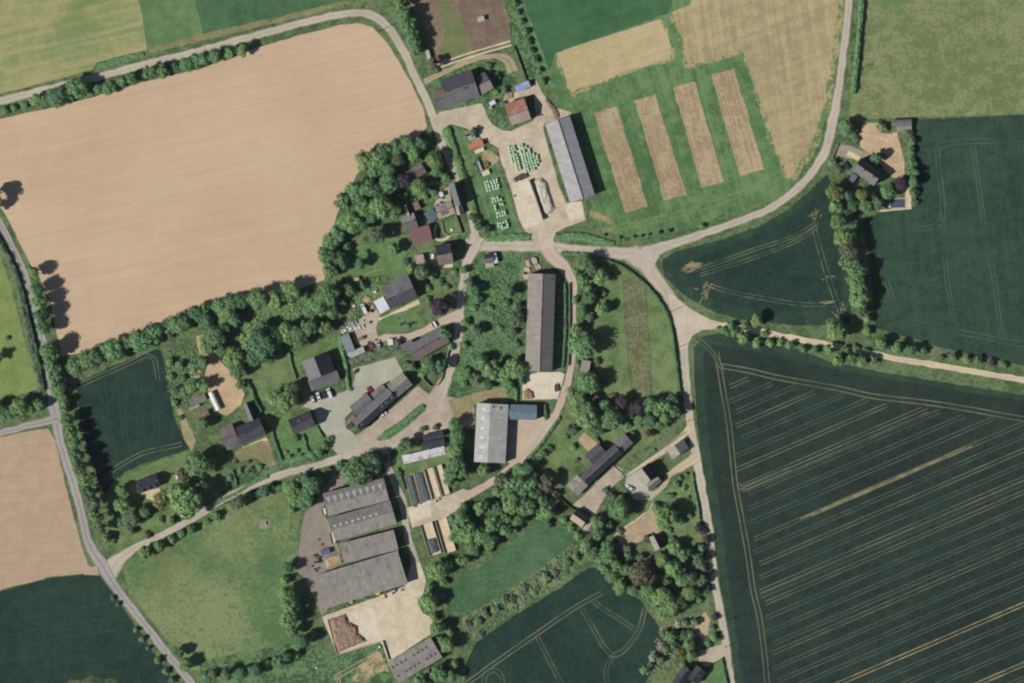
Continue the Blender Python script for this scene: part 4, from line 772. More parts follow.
# ------------------------------------------------------------------ buildings
RM = dict(
 slate=roof_mat('slate_roof', (74, 72, 82), (90, 86, 94), (104, 100, 98), .5, .35),
 slated=roof_mat('dark_and_shaded_slate_roof', (52, 54, 66), (66, 66, 76), (84, 84, 88), .5, .35),  # truly dark slate, and the painted shade on slopes facing away from the sun
 slateg=roof_mat('grey_slate_roof', (102, 100, 105), (120, 117, 118), (92, 88, 92), .5, .35),
 slatep=roof_mat('purplish_slate_roof', (116, 98, 100), (134, 114, 112), (140, 128, 118), .5, .35),
 slatel=roof_mat('pale_slate_roof', (140, 134, 128), (158, 150, 142), (124, 116, 112), .5, .35),
 fib=roof_mat('fibre_cement_roof', (130, 124, 118), (150, 144, 136), (110, 106, 102), 1.05),
 fibm=roof_mat('shaded_cool_fibre_cement', (138, 138, 146), (156, 155, 160), (126, 126, 132), 1.05),  # bluish shade of an east slope put into the sheet colour
 fibe=roof_mat('shaded_fibre_cement', (100, 97, 100), (116, 112, 114), (90, 86, 88), 1.05),  # same sheeting with the shade of an east slope painted in
 fibd=roof_mat('weathered_fibre_cement', (110, 106, 104), (128, 122, 118), (96, 92, 88), 1.05),
 fibl=roof_mat('pale_fibre_cement', (152, 152, 152), (172, 171, 168), (142, 140, 138), 1.05),
 fibw=roof_mat('whitish_fibre_cement', (164, 165, 160), (180, 179, 174), (154, 153, 149), 1.05, streak=.5),
 tin=roof_mat('bluish_tin_roof', (86, 108, 121), (104, 124, 135), (120, 132, 138), .9),
 blue=roof_mat('pale_blue_tarpaulin', (132, 146, 182), (156, 168, 198), (170, 180, 204), 1.5, rough=.5),
 rust=roof_mat('rusty_red_sheet_roof', (146, 96, 84), (168, 118, 102), (164, 142, 128), .9, patch=(.5, .64)),
 pinkg=roof_mat('pinkish_grey_sheet_roof', (152, 132, 122), (172, 152, 140), (178, 112, 94), .9, patch=(.6, .72)),
 maroon=roof_mat('maroon_sheet_roof', (118, 84, 86), (134, 98, 98), (140, 110, 106), .9, patch=(.62, .78)),
 white=roof_mat('white_sheet_roof', (196, 198, 204), (212, 213, 216), (180, 182, 186), 1.2),
 redw=roof_mat('rust_patched_white_roof', (194, 192, 196), (208, 204, 206), (150, 104, 96), .9, patch=(.49, .6)),
 brown=roof_mat('brown_tile_roof', (112, 92, 82), (130, 108, 94), (146, 128, 110), .4, .35),
 beige=roof_mat('beige_flat_roof', (164, 148, 126), (182, 166, 142), (146, 130, 110), 1.4),
 teal=roof_mat('teal_grey_sheet_roof', (106, 118, 120), (124, 134, 134), (140, 144, 140), .9),
 metal=roof_mat('galvanised_curved_sheet', (200, 200, 198), (216, 216, 212), None, .8, rough=.4),
 glass=plain_mat('conservatory_glass', (80, 94, 104), (108, 122, 130), 1.2, .1, 0, .6),
)
WALLS = dict(brick=plain_mat('brick_wall', (150, 112, 92), (128, 94, 78), 2), stone=plain_mat('flint_stone_wall', (158, 148, 132), (132, 124, 112), 2.5),
 cream=plain_mat('cream_render', (206, 196, 172), (190, 180, 156), 1), block=plain_mat('concrete_block_wall', (150, 146, 138), (132, 128, 120), 1.5),
 clad=plain_mat('sheet_cladding', (120, 122, 118), (102, 104, 102), 1.2), wood=plain_mat('timber_boards', (112, 92, 74), (88, 72, 58), 3))
RIDGE = plain_mat('ridge_tiles', (150, 140, 132), (128, 118, 112), 3); RIDGED = plain_mat('dark_ridge', (70, 66, 66), (56, 54, 54), 3)
PANE = plain_mat('window_glass', (46, 56, 66), (60, 70, 80), 2, .08, 0, .6); WHITE = plain_mat('white_paint', (214, 213, 208), (200, 199, 194), 3, .5)
CHIM = plain_mat('chimney_brick', (128, 104, 92), (104, 86, 78), 4); SKY = plain_mat('translucent_sheet', (206, 206, 208), (186, 188, 192), 2, .4)
SKYW = plain_mat('weathered_translucent_sheet', (206, 206, 208), (186, 187, 190), 2, .4); SKYD = plain_mat('dark_roof_light', (66, 66, 80), (86, 84, 96), 2, .2); SKYB = plain_mat('roof_window_glass', (126, 140, 166), (108, 122, 150), 2, .1, 0, .6)
DOOR = plain_mat('painted_door', (84, 96, 84), (70, 80, 72), 2); STEEL = plain_mat('galvanised_steel', (150, 152, 152), (128, 130, 132), 2, .4, .6)
PALE = plain_mat('pale_render', (196, 188, 172), (178, 170, 154), 2)

FLIP = [False]
def frame(A, B, C):
    a, b, c = (Vector(W(*p)) for p in (A, B, C)); u = (b-a).normalized(); v = Vector((-u.y, u.x))
    FLIP[0] = (c-b).dot(v) < 0
    if FLIP[0]: a, b = b, a; u = -u; v = -v
    wd = abs((Vector(W(*C))-b).dot(v)); ln = (b-a).length; o = (a+b)/2+v*wd/2
    return o, math.atan2(u.y, u.x), ln, wd
def window_mesh():
    b = MB(); b.box(-.55, .55, -.05, .03, 0, 1.15, 0); b.box(-.47, -.03, -.07, -.051, .08, 1.07, 1); b.box(.03, .47, -.07, -.051, .08, 1.07, 1)
    b.box(-.65, .65, -.12, .02, -.08, -.003, 0)
    me = bpy.data.meshes.new('window'); me.from_pydata(b.v, [], b.f); me.materials.append(WHITE); me.materials.append(PANE)
    me.polygons.foreach_set('material_index', b.mi); return me
WIN = window_mesh()
class Bld:
    def __init__(s, name, label, cat, A, B, C, group=None):
        o, _, _, _ = frame(A, B, C); s.o = o; s.root = empty(name, (o.x, o.y, 0)); tag(s.root, label, cat, group)
    def loc(s, o, z=0): return (o.x-s.o.x, o.y-s.o.y, z)
    def gable(s, A, B, C, eave, pitch, m1, m2=None, wall='brick', fr=.5, over=.3, ridge=RIDGED, chim=(), sky=(), wins=0, door=None, barn=False, cap=.16):
        m2 = m2 or m1; o, rz, ln, wd = frame(A, B, C)
        # after frame() the A-B side may run either way, but y = -wd/2 is always the A-B eave
        hl, hw = ln/2, wd/2; yr = -hw+wd*fr; rise = min(fr, 1-fr)*wd*math.tan(math.radians(pitch)); zr = eave+rise; th = .16
        b = MB(); t = 0
        for y0, mi in ((-hw, 0), (hw, 1)):
            q = [(-hl, y0, eave), (hl, y0, eave), (hl, yr, zr), (-hl, yr, zr)]
            if y0 > 0: q = [q[1], q[0], q[3], q[2]]
            lo = [(p[0], p[1], p[2]-th) for p in q]
            b.add(q+lo, [(0, 1, 2, 3), (7, 6, 5, 4), (0, 4, 5, 1), (1, 5, 6, 2), (3, 7, 4, 0)], mi)
        rf = b.build('roof', [RM[m1], RM[m2]], s.root, s.loc(o), rz)
        if ridge is not None:
            MB().box(-hl-.02, hl+.02, yr-cap, yr+cap, zr-.05, zr+.09, 0, .05).build('ridge_cap', ridge, rf)
        iv, il = hw-over, hl-over*.7; k1 = rise/(yr+hw) if yr > -hw else 0; k2 = rise/(hw-yr)
        z1 = eave+over*k1-th-.04; z2 = eave+over*k2-th-.04; zt = zr-th-.05
        P = [(-iv, 0), (iv, 0), (iv, z2), (yr, zt), (-iv, z1)]
        v = [(x, y, z) for x in (-il, il) for y, z in P]
        MB().add(v, [(4, 3, 2, 1, 0), (5, 6, 7, 8, 9)]+[(i, (i+1) % 5, 5+(i+1) % 5, 5+i) for i in range(5)]).build('wall', WALLS[wall], s.root, s.loc(o), rz)
        def zat(y): return eave+(y+hw)*k1 if y < yr else eave+(hw-y)*k2
        flip = FLIP[0]
        for fx, fy, h in chim:
            fx = 1-fx if flip else fx
            x, y = -hl+fx*ln, -hw+fy*wd; z = zat(y)
            c = MB().box(x-.35, x+.35, y-.28, y+.28, z-.5, zr+h).box(x-.42, x+.42, y-.34, y+.34, zr+h, zr+h+.12).build('chimney', CHIM, rf)
            MB().cyl((x-.15, y, zr+h+.12), (x-.15, y, zr+h+.42), .1, .08, 8).cyl((x+.16, y, zr+h+.12), (x+.16, y, zr+h+.42), .1, .08, 8).build('chimney_pot', CHIM, rf)
        for fx, fy, sx, sy, mat in sky:
            fx = 1-fx if flip else fx
            x, y = -hl+fx*ln, -hw+fy*wd; ys = [y-sy/2, y+sy/2]
            q = [(x-sx/2, ys[0], zat(ys[0])+.03), (x+sx/2, ys[0], zat(ys[0])+.03), (x+sx/2, ys[1], zat(ys[1])+.03), (x-sx/2, ys[1], zat(ys[1])+.03)]
            lo = [(p[0], p[1], p[2]-.06) for p in q]
            MB().add(q+lo, [(0, 1, 2, 3), (0, 4, 5, 1), (1, 5, 6, 2), (2, 6, 7, 3), (3, 7, 4, 0)]).build('skylight', mat, rf)
        for sd in (-1, 1):
            for i in range(wins):
                x = -il+(i+.5)*2*il/wins
                if door == sd and i == wins//2: continue
                w_ = child('window', WIN, s.root, s.loc(o+Matrix.Rotation(rz, 2) @ Vector((x, sd*iv)), .95), rz+(0 if sd < 0 else PI), (1, 1, 1))
        if door:
            x = -il+(wins//2+.5)*2*il/max(1, wins)
            p = o+Matrix.Rotation(rz, 2) @ Vector((x, door*iv))
            MB().box(-.5, .5, -.05, .05, 0, 2.05).box(-.6, -.501, -.07, .03, 0, 2.15).box(.501, .6, -.07, .03, 0, 2.15).build('door', DOOR, s.root, s.loc(p), rz+(0 if door < 0 else PI))
        if barn:
            for sx in (-1, 1):
                p = o+Matrix.Rotation(rz, 2) @ Vector((sx*(il+.04), yr*.5))
                d = MB(); dw = min(2.4, hw*.5)
                for i in range(2): d.box(-dw+i*dw, -.02+i*dw, -.05, .05, .05, min(eave-.3, 4.2))
                d.box(-dw-.2, dw+.2, -.03, .08, min(eave-.3, 4.2)+.02, min(eave-.3, 4.2)+.15)
                d.build('barn_door', RM['teal'], s.root, s.loc(p), rz+PI/2*sx)
        s.last = (rf, o, rz, ln, wd, zat); return s
    def mono(s, A, B, C, h1, h2, m, wall='block', over=.2):
        """lean-to or nearly flat roof; h1 at the A-B side, h2 opposite"""
        o, rz, ln, wd = frame(A, B, C); hl, hw = ln/2, wd/2; th = .14
        q = [(-hl, -hw, h1), (hl, -hw, h1), (hl, hw, h2), (-hl, hw, h2)]; lo = [(x, y, z-th) for x, y, z in q]
        rf = MB().add(q+lo, [(0, 1, 2, 3), (7, 6, 5, 4), (0, 4, 5, 1), (1, 5, 6, 2), (2, 6, 7, 3), (3, 7, 4, 0)]).build('roof', RM[m], s.root, s.loc(o), rz)
        iv, il = hw-over, hl-over
        v = [(x, y, z) for z in (0, 1) for x, y in ((-il, -iv), (il, -iv), (il, iv), (-il, iv))]
        sl_ = (h2-h1)/wd
        v = [(x, y, 0 if z == 0 else h1+(y+hw)*sl_-th-.01) for x, y, z in v]
        MB().add(v, [(3, 2, 1, 0), (4, 5, 6, 7), (0, 1, 5, 4), (1, 2, 6, 5), (2, 3, 7, 6), (3, 0, 4, 7)]).build('wall', WALLS[wall], s.root, s.loc(o), rz)
        s.last = (rf, o, rz, ln, wd, None); return s

# north farm
b = Bld('farmhouse', 'long dark slate farmhouse at the bend, its left end tumbledown', 'farmhouse', (447, 107), (480, 96), (471, 71))
b.gable((449, 107), (480, 96.5), (470.5, 70.5), 4.4, 34, 'slateg', 'slate', 'brick', chim=((.12, .5, .7), (.62, .42, .6)), wins=5, door=-1, ridge=RIDGE, cap=.1)
b.gable((438.5, 110.5), (449.3, 107), (442.8, 89), 3.4, 32, 'slateg', 'slatep', 'stone', wins=2)
b.gable((482, 95.2), (494, 88.6), (485.5, 71.5), 3.6, 32, 'slatel', 'slate', 'brick', wins=2)
Bld('barn', 'small square barn with rust-red sheet roof over the pale yard', 'barn', (511, 126), (531, 119.5), (522, 99)).gable((511, 126), (531, 119.5), (522, 99), 4.8, 22, 'pinkg', 'rust', 'brick', fr=.42, barn=True, ridge=RIDGED, cap=.08)
Bld('shelter', 'open-sided shelter under a pale blue tarpaulin roof', 'shelter', (517, 93), (531, 87), (528.5, 80.5)).mono((517, 93), (531, 87), (528.5, 80.5), 2.6, 3.2, 'blue', 'wood')
b = Bld('long_shed', 'long grey fibre-cement shed beside the trial plots', 'barn', (545, 124.5), (570, 203), (594.5, 194.5))
b.gable((545, 124.5), (570, 203), (594.5, 194.5), 5.2, 15, 'fibl', 'fibm', 'clad', fr=.54, barn=True, ridge=RIDGED, cap=.3)  # east slope coloured darker and bluer to add to its shade
# cottages by the upper lane
Bld('cottage', 'little cottage with purplish slate roof among garden trees', 'house', (412, 182), (427, 172.5), (421.5, 162.5)).gable((412, 182), (427, 172.5), (421.5, 162.5), 3, 34, 'slatep', 'slateg', 'cream', chim=((.1, .5, .7),), wins=3, door=-1)
b = Bld('house', 'narrow dark slate house hard against the upper lane', 'house', (449.5, 184.5), (457.5, 214), (465, 212))
b.gable((448.8, 184.5), (455.5, 207), (466, 203.5), 5.2, 40, 'slateg', 'slated', 'brick', chim=((.1, .5, .8), (.9, .5, .8)), wins=4, door=1)
b.gable((453.5, 201), (457.2, 215.5), (464, 213), 3.4, 30, 'slatel', 'slateg', 'brick', wins=2)
Bld('outbuilding', 'pale outbuilding with an open brown doorway below the courtyard', 'outbuilding', (439, 219.5), (455.5, 213.5), (450.5, 201)).gable((439, 219.5), (455.5, 213.5), (450.5, 201), 3, 24, 'beige', 'slatel', 'brick', wins=2, sky=((.45, .3, 4.2, 2, RM['brown']),))
Bld('conservatory', 'blue-glazed conservatory with white edges between house and outbuilding', 'conservatory', (430, 223.5), (439, 217.5), (433.5, 207)).mono((430.5, 223.5), (439, 217.5), (433.5, 207), 2.3, 2.9, 'glass', 'cream')
b = Bld('cottage', 'grey slate cottage with a long dark wing, above the maroon barn', 'house', (407, 231.5), (418.5, 227), (413, 213))
b.gable((405, 231.5), (418.5, 227), (412.5, 213), 3.6, 33, 'slateg', 'slatel', 'brick', wins=3, door=-1, chim=((.8, .5, .7),))
b.gable((402.5, 206), (407.5, 219.5), (414.5, 216.5), 3.2, 36, 'slatel', 'slated', 'brick', wins=3)
Bld('garden_shed', 'small pinkish lean-to shed beside the dark cottage wing', 'shed', (415.5, 211), (421, 208.5), (418.5, 200.5)).mono((415.5, 211), (421, 208.5), (418.5, 200.5), 2.2, 2.6, 'slatep', 'wood')
Bld('barn', 'low barn with plain maroon sheet roof near the upper junction', 'barn', (413, 245.5), (433, 240.5), (429, 224.8)).gable((413, 245.5), (433, 240.5), (429, 224.8), 3.6, 12, 'maroon', 'maroon', 'block', barn=True, ridge=None)
Bld('house', 'two-storey house with dark upper and pinkish lower roof at the junction', 'house', (438.5, 265.6), (453.8, 263), (452, 243)).gable((438.5, 265.6), (453.8, 263), (452, 243), 5, 36, 'slatep', 'slated', 'cream', chim=((.9, .5, .8), (.1, .5, .8)), wins=3, door=-1)
Bld('garage', 'flat-roofed pinkish garage behind the house at the junction', 'garage', (417, 264.5), (425.2, 262.5), (423.5, 253.8)).mono((416.5, 264.5), (425.2, 262.5), (423.5, 253.8), 2.5, 2.6, 'pinkg', 'block')
b = Bld('field_shed', 'small dark shed with beige porch and white lean-to in the orchard', 'shed', (485.5, 262.5), (494, 261.5), (492, 253.5))
b.gable((485, 263), (494, 261.5), (492, 253.5), 2.8, 30, 'slateg', 'slated', 'wood'); b.mono((486, 268.5), (494.3, 267), (493.6, 262.3), 1.9, 2.4, 'beige', 'wood'); b.mono((494.3, 263.8), (498.3, 262.8), (496, 253), 2.3, 2.5, 'white', 'wood')
# long barn and grey barn
b = Bld('long_barn', 'very long fibre-cement barn with a shaded dark slope along the orchard', 'barn', (525, 371), (528.3, 273.5), (555.5, 274))
b.gable((525, 371), (528.3, 273.5), (555.5, 274.3), 4.6, 19, 'fib', 'fibe', 'block', fr=.55, barn=True, ridge=RIDGED, cap=.22)  # one roof: the east slope's shade is painted in by a darker sheet
b = Bld('machinery_barn', 'pale grey barn with bluish tin extension beside an open yard', 'barn', (474, 461.5), (477, 402.8), (508.5, 404))
b.gable((474, 461.5), (477, 402.8), (508.5, 404), 5.0, 13, 'fibw', 'fibl', 'clad', fr=.43, barn=True, ridge=None, sky=tuple((.1+.16*i, .22, 1.3, 1.6, SKY) for i in range(6))+((.95, .55, 1.0, .9, SKYD), (.94, .78, 1.4, .9, SKYD)))  # sunny west slope painted paler, shaded east slope darker
b.gable((507, 419.3), (536.5, 420), (537, 405), 3.9, 13, 'tin', 'tin', 'clad', barn=False, ridge=None)
# middle village
b = Bld('house', 'L-shaped house with lit grey and shaded near-black slopes beside the parked cars', 'house', (309, 380), (302, 361.5), (328, 352.5))
b.gable((309.5, 381), (302, 361.5), (328.5, 352), 4.4, 33, 'slateg', 'slated', 'brick', fr=.47, wins=3, ridge=RIDGE, cap=.1)  # slope away from the sun gets near-black slate as painted shade
b.gable((312, 391.5), (341, 380), (336.5, 369), 3.4, 30, 'slateg', 'slateg', 'brick', wins=3, door=-1, ridge=None)
Bld('cottage', 'small square cottage in slate with pale gable ends beside lawns', 'house', (294, 434), (316, 425.5), (311.5, 410.5)).gable((294, 434), (316, 425.5), (311.5, 410.5), 4.6, 40, 'slate', 'slated', 'cream', chim=((.08, .5, .8), (.92, .5, .9)), wins=3, door=-1, sky=((.4, .68, .8, .9, SKYB),))
b = Bld('farmhouse', 'rambling slate farmhouse with cream terrace and a long back wing', 'farmhouse', (241, 445), (266.5, 434), (259.5, 419))
b.gable((241, 445), (266.5, 434), (259, 417.5), 4.6, 36, 'slate', 'slated', 'brick', chim=((.28, .5, .9), (.95, .5, .7)), wins=4, door=-1)
b.gable((227.5, 450.5), (241.5, 444.5), (232.5, 423.5), 3.8, 33, 'slateg', 'slatep', 'brick', wins=2, sky=((.4, .8, .9, 1.6, SKYB),))
b.gable((243, 404), (250.5, 422.5), (258, 419.5), 3.6, 38, 'slateg', 'slated', 'brick', wins=3)  # lit west slope and shaded east slope coloured apart
# polytunnel-like curved shed
def curved(name, label, cat, A, B, C, wallh, mat, rise=1.6):
    o, rz, ln, wd = frame(A, B, C); root = empty(name, (o.x, o.y, 0)); tag(root, label, cat); hl, hw = ln/2, wd/2; v, f = [], []
    n = 10
    for x in (-hl, hl):
        for i in range(n+1):
            t = PI*i/n; v.append((x, -hw*math.cos(t), wallh+rise*math.sin(t)))
    for i in range(n): f.append((i+1, i, n+1+i, n+2+i))
    f += [tuple(range(n+1)), tuple(reversed(range(n+1, 2*n+2)))]
    link('roof', v, f, mat, root, (0, 0, 0), rz)
    MB().box(-hl+.02, hl-.02, -hw+.02, hw-.02, 0, wallh-.002).build('wall', WALLS['clad'], root, (0, 0, 0), rz)
    d = MB().box(-.9, .9, -.04, .04, 0, 1.9).build('door', DOOR, root, (*(Matrix.Rotation(rz, 2) @ Vector((-hl-.03, 0))), 0), rz+PI/2)
curved('curved_shed', 'shiny white curved tin shed on the sandy yard', 'shed', (208, 393), (216.5, 411), (222, 408.4), 1.0, RM['metal'])
Bld('shed', 'brown-roofed low shed left of the shiny curved shed', 'shed', (191, 405), (207, 399), (204, 393)).mono((191, 405.5), (207, 399.5), (204, 393.5), 2.1, 2.5, 'fibd', 'wood')
Bld('shed', 'tumbledown brown shed at the bottom of the sandy garden', 'shed', (196, 420), (214, 413), (212, 408)).mono((197, 420), (210, 414.5), (207.5, 409.5), 1.9, 2.2, 'brown', 'wood')
Bld('lean_to', 'thin pinkish lean-to between the two brown sheds', 'shed', (190, 410), (200, 406), (199, 403.5)).mono((190, 410.5), (200, 406.3), (199, 404), 1.6, 1.9, 'pinkg', 'wood')
b = Bld('long_house', 'long diagonal slate range with a pale ridge between two yards', 'house', (361, 430.5), (397, 398), (388.5, 388.5))
b.gable((361, 430.5), (397, 398), (388, 388), 4.2, 36, 'slated', 'slateg', 'brick', wins=8, door=-1, ridge=RIDGE, cap=.22, sky=((.66, .28, .9, 1.1, SKYB), (.77, .28, .9, 1.1, SKYB), (.92, .28, .9, 1.1, SKYB), (.1, .3, .8, 1, SKYB)), chim=((.97, .5, .6),))
b.gable((397.3, 397.7), (413, 384.8), (402, 372.2), 3.9, 22, 'fibd', 'fib', 'brick', wins=2, ridge=None)
b.gable((358, 417), (375, 403.2), (365, 394), 3.6, 24, 'slateg', 'slateg', 'brick', wins=2, ridge=None)
b.gable((375, 402), (388, 390), (381, 384.5), 3.2, 20, 'slateg', 'fibd', 'brick', ridge=None)
b.gable((349.5, 428.5), (358.5, 420), (353, 415.5), 2.8, 28, 'slate', 'slatep', 'brick', wins=1)
b = Bld('house', 'broad grey-roofed house with a bright white flat annex', 'house', (391, 309.5), (418, 297), (408.5, 274.5))
b.gable((391, 309.5), (418, 297), (408.5, 274.5), 4.8, 30, 'slate', 'slateg', 'cream', fr=.42, wins=4, door=-1, chim=((.05, .42, .6),), sky=((.5, .65, .7, .8, SKYD),))
b.mono((380.5, 314), (390, 308.8), (384.6, 295.6), 2.7, 2.9, 'white', 'cream')
b = Bld('farmhouse', 'old farmhouse with patched pinkish-grey roof on the lane corner', 'farmhouse', (416, 361), (450, 342), (442, 326.5))
b.gable((416, 361), (450, 342), (442, 326.5), 4.6, 30, 'slatep', 'slateg', 'brick', fr=.5, wins=6, door=-1, chim=((.3, .5, .7), (.72, .5, .7)))
b.gable((405.5, 354.5), (416.5, 348.3), (410.7, 339.5), 3.2, 26, 'slateg', 'slateg', 'brick', wins=2, ridge=None)
b = Bld('twin_shed', 'low twin-gabled black shed above the rust-patched white one', 'shed', (422, 449.5), (445, 444.8), (443, 430.7))
b.gable((422, 449.5), (445.2, 445), (444.2, 438), 2.8, 22, 'slated', 'slated', 'block', ridge=RIDGED); b.gable((423.5, 441.6), (444.2, 437), (443.2, 430.5), 2.8, 22, 'slated', 'slated', 'block', ridge=RIDGED)
b = Bld('patched_shed', 'long white shed roof with rusty red patches by the clamps', 'shed', (404, 464), (446, 454), (444.3, 446.3))
b.mono((412, 462), (446, 454), (444.3, 445.8), 2.5, 2.9, 'redw', 'block'); b.mono((403.8, 464), (412.2, 462.1), (410.6, 453.5), 2.4, 2.7, 'redw', 'block')
# big cattle barns
b = Bld('cattle_barn', 'upper twin-gabled cattle barn with rows of pale roof lights', 'barn', (335.5, 541), (396, 523), (388.5, 500))
VS = []
for i in range(9):
    fx = .07+i*.105
    VS += [(fx-.011, .56, .5, 1.0, SKYW), (fx+.011, .56, .5, 1.0, SKYW), (fx, .45, .5, .9, SKYW), (fx-.018, .65, .45, .8, SKYW), (fx+.018, .65, .45, .8, SKYW)]
b.gable((328.6, 515.6), (389.5, 500), (383.5, 477.6), 4.8, 9, 'fib', 'fibd', 'block', fr=.5, barn=True, ridge=None, sky=tuple((x, y+.12, a, c, m) for x, y, a, c, m in VS))
b.gable((335.5, 541), (397, 523.3), (390, 500.3), 4.8, 9, 'fib', 'fibd', 'block', fr=.5, barn=True, ridge=None, sky=tuple((.06+i*.096, .62, .9, 1.0, SKYW) for i in range(8)))
b = Bld('cattle_barn', 'lower twin-gabled cattle barn, plain roofed, missing its left corner', 'barn', (325, 609), (408, 583), (398.5, 549.5))
b.gable((344.5, 563), (398.8, 549.2), (392.5, 529.8), 5.0, 8, 'fib', 'fib', 'block', barn=True, ridge=RIDGE, cap=.12)
b.gable((325.5, 608.5), (408, 583.3), (398.7, 549.8), 5.0, 8, 'fib', 'fib', 'block', fr=.55, barn=True, ridge=RIDGE, cap=.12)
b = Bld('stock_shed', 'pale shed with two rows of dark roof lights at the bottom', 'barn', (399, 683), (442.6, 657), (430.5, 637))
b.gable((399, 683), (442.6, 657), (430.5, 637), 4.2, 15, 'fib', 'fib', 'block', barn=True, ridge=RIDGE, cap=.2, sky=tuple((.07+i*.095, y, 1.3, 1.0, SKYD) for i in range(10) for y in (.3, .72) if (i*7+int(y*10)) % 5))
# right-hand houses
b = Bld('long_house', 'long slate house with a steep dark front and back wing', 'house', (588, 485), (622.5, 453), (614, 444.5))
b.gable((588, 485), (622.5, 453.3), (614, 444), 4.6, 40, 'slated', 'slate', 'brick', wins=7, door=-1, ridge=RIDGE, cap=.14, chim=((.03, .5, .8), (.66, .5, .8)))
b.gable((594, 465.5), (607.5, 453.7), (598, 443), 3.8, 28, 'slate', 'slate', 'brick', wins=2, ridge=None)
b.gable((622.3, 452.7), (633, 443), (624, 433), 4.0, 28, 'slateg', 'slateg', 'brick', wins=2, ridge=None)
b.gable((577.5, 496), (588, 485.5), (577.5, 474), 3.2, 18, 'slatel', 'slatel', 'brick', wins=2, ridge=None)
Bld('garage', 'double garage with one lit pale and one shaded grey slope by the lane', 'garage', (672, 459), (666.5, 449.5), (682.5, 438)).gable((672.2, 459), (666.3, 449.6), (682.3, 438), 2.8, 22, 'slatel', 'slateg', 'block', fr=.47, ridge=None)  # light and shade of the two slopes put into their colours
b = Bld('house', 'pale-roofed house with jutting front block on the grey forecourt', 'house', (634.5, 473), (643, 484), (655, 474))
b.gable((634.5, 473), (643, 484.5), (657, 474.5), 5.2, 40, 'slatel', 'slated', 'cream', fr=.5, wins=3, door=-1, chim=((.08, .5, .8),))  # north-east slope darkened in colour for shade
b.gable((650, 490.5), (661.5, 481.5), (657, 476), 3.2, 30, 'slateg', 'slatel', 'cream', wins=2)
Bld('hut', 'hut with pale beige front slope between pink yard and field', 'shed', (569.5, 518.5), (581.5, 527.2), (589, 517)).gable((569.5, 518.5), (581.5, 527.2), (589, 517), 3.2, 34, 'beige', 'slated', 'wood', wins=1)  # dark back slope is shade painted as slate
Bld('shed', 'small beige flat shed behind the beige hut at the field corner', 'shed', (546, 504), (553.5, 508.5), (561, 501)).mono((546.5, 504), (553.5, 508.5), (561, 501.2), 2.2, 2.3, 'beige', 'wood')
Bld('hut', 'little grey hut with steep shaded dark back slope in the lower gardens', 'shed', (649, 537), (655.5, 550.3), (664.5, 545.5)).gable((648.5, 537.3), (655.3, 550.8), (664.5, 545.5), 3.2, 38, 'slatel', 'slated', 'wood', wins=1)  # back slope painted dark to deepen its shade
b = Bld('house', 'black slate house with two roof blocks at the bottom edge', 'house', (682, 687), (693, 671), (684, 663))
b.gable((681, 688), (693, 671), (684.5, 663), 4.2, 40, 'slated', 'slated', 'cream', wins=3, chim=((.9, .5, .7),)); b.gable((697, 684), (706, 672), (696, 663.5), 3.6, 36, 'slated', 'slated', 'cream', wins=2, ridge=RIDGED, sky=((.5, .3, .8, .9, SKYB),))
b.gable((687.5, 681.5), (698.5, 676), (696, 670), 3, 30, 'slated', 'slated', 'cream')
b = Bld('house', 'slate house with two chimneys and glazed sunroom by the right lane', 'house', (852, 171), (873, 186), (882, 174))
b.gable((851.5, 171), (872.8, 186), (881.5, 173), 5.4, 40, 'slateg', 'slated', 'brick', wins=4, door=-1, chim=((.35, .42, .9), (.78, .42, .9)), ridge=RIDGE, cap=.1)  # slope beyond the ridge coloured dark to stand for its shadow
b.mono((848, 180), (852.8, 183.2), (857.5, 176.5), 2.3, 2.9, 'glass', 'cream')
b = Bld('cart_shed', 'open cart shed in the corner of the right-hand pasture', 'shed', (891, 132), (911.5, 131), (911, 119.5))
b.gable((891, 126.5), (911.3, 125.5), (910.6, 119.5), 2.8, 24, 'slateg', 'slateg', 'wood', ridge=None); b.mono((896, 132), (911.5, 131.2), (911.2, 125.7), 2.2, 2.6, 'fib', 'wood')
b = Bld('cottage', 'black slate cottage with three dormers above a cream terrace', 'house', (140.5, 493), (161, 486), (156.5, 473.5))
b.gable((140.5, 493), (161, 486), (156.5, 473.5), 3.4, 42, 'slated', 'slated', 'cream', chim=((.05, .5, .8), (.95, .5, .8)), wins=3, door=-1)
rf, o, rz, ln, wd, zat = b.last
for fx in (.2, .5, .8):
    x = -ln/2+fx*ln; y0 = -wd/2+.5; z0 = zat(y0); m = MB()
    m.add([(x-.7, y0, z0-.1), (x+.7, y0, z0-.1), (x+.7, y0, z0+1.1), (x, y0, z0+1.7), (x-.7, y0, z0+1.1), (x-.7, y0+2.3, z0+1.1), (x+.7, y0+2.3, z0+1.1), (x, y0+2.3, z0+1.7)],
          [(0, 1, 2, 3, 4), (2, 6, 7, 3), (3, 7, 5, 4), (0, 4, 5), (1, 6, 2)], 0)
    m.build('dormer', [RM['slated']], rf); MB().box(x-.45, x+.45, y0-.06, y0-.004, z0+.15, z0+1.05, 0).build('window', PANE, rf)
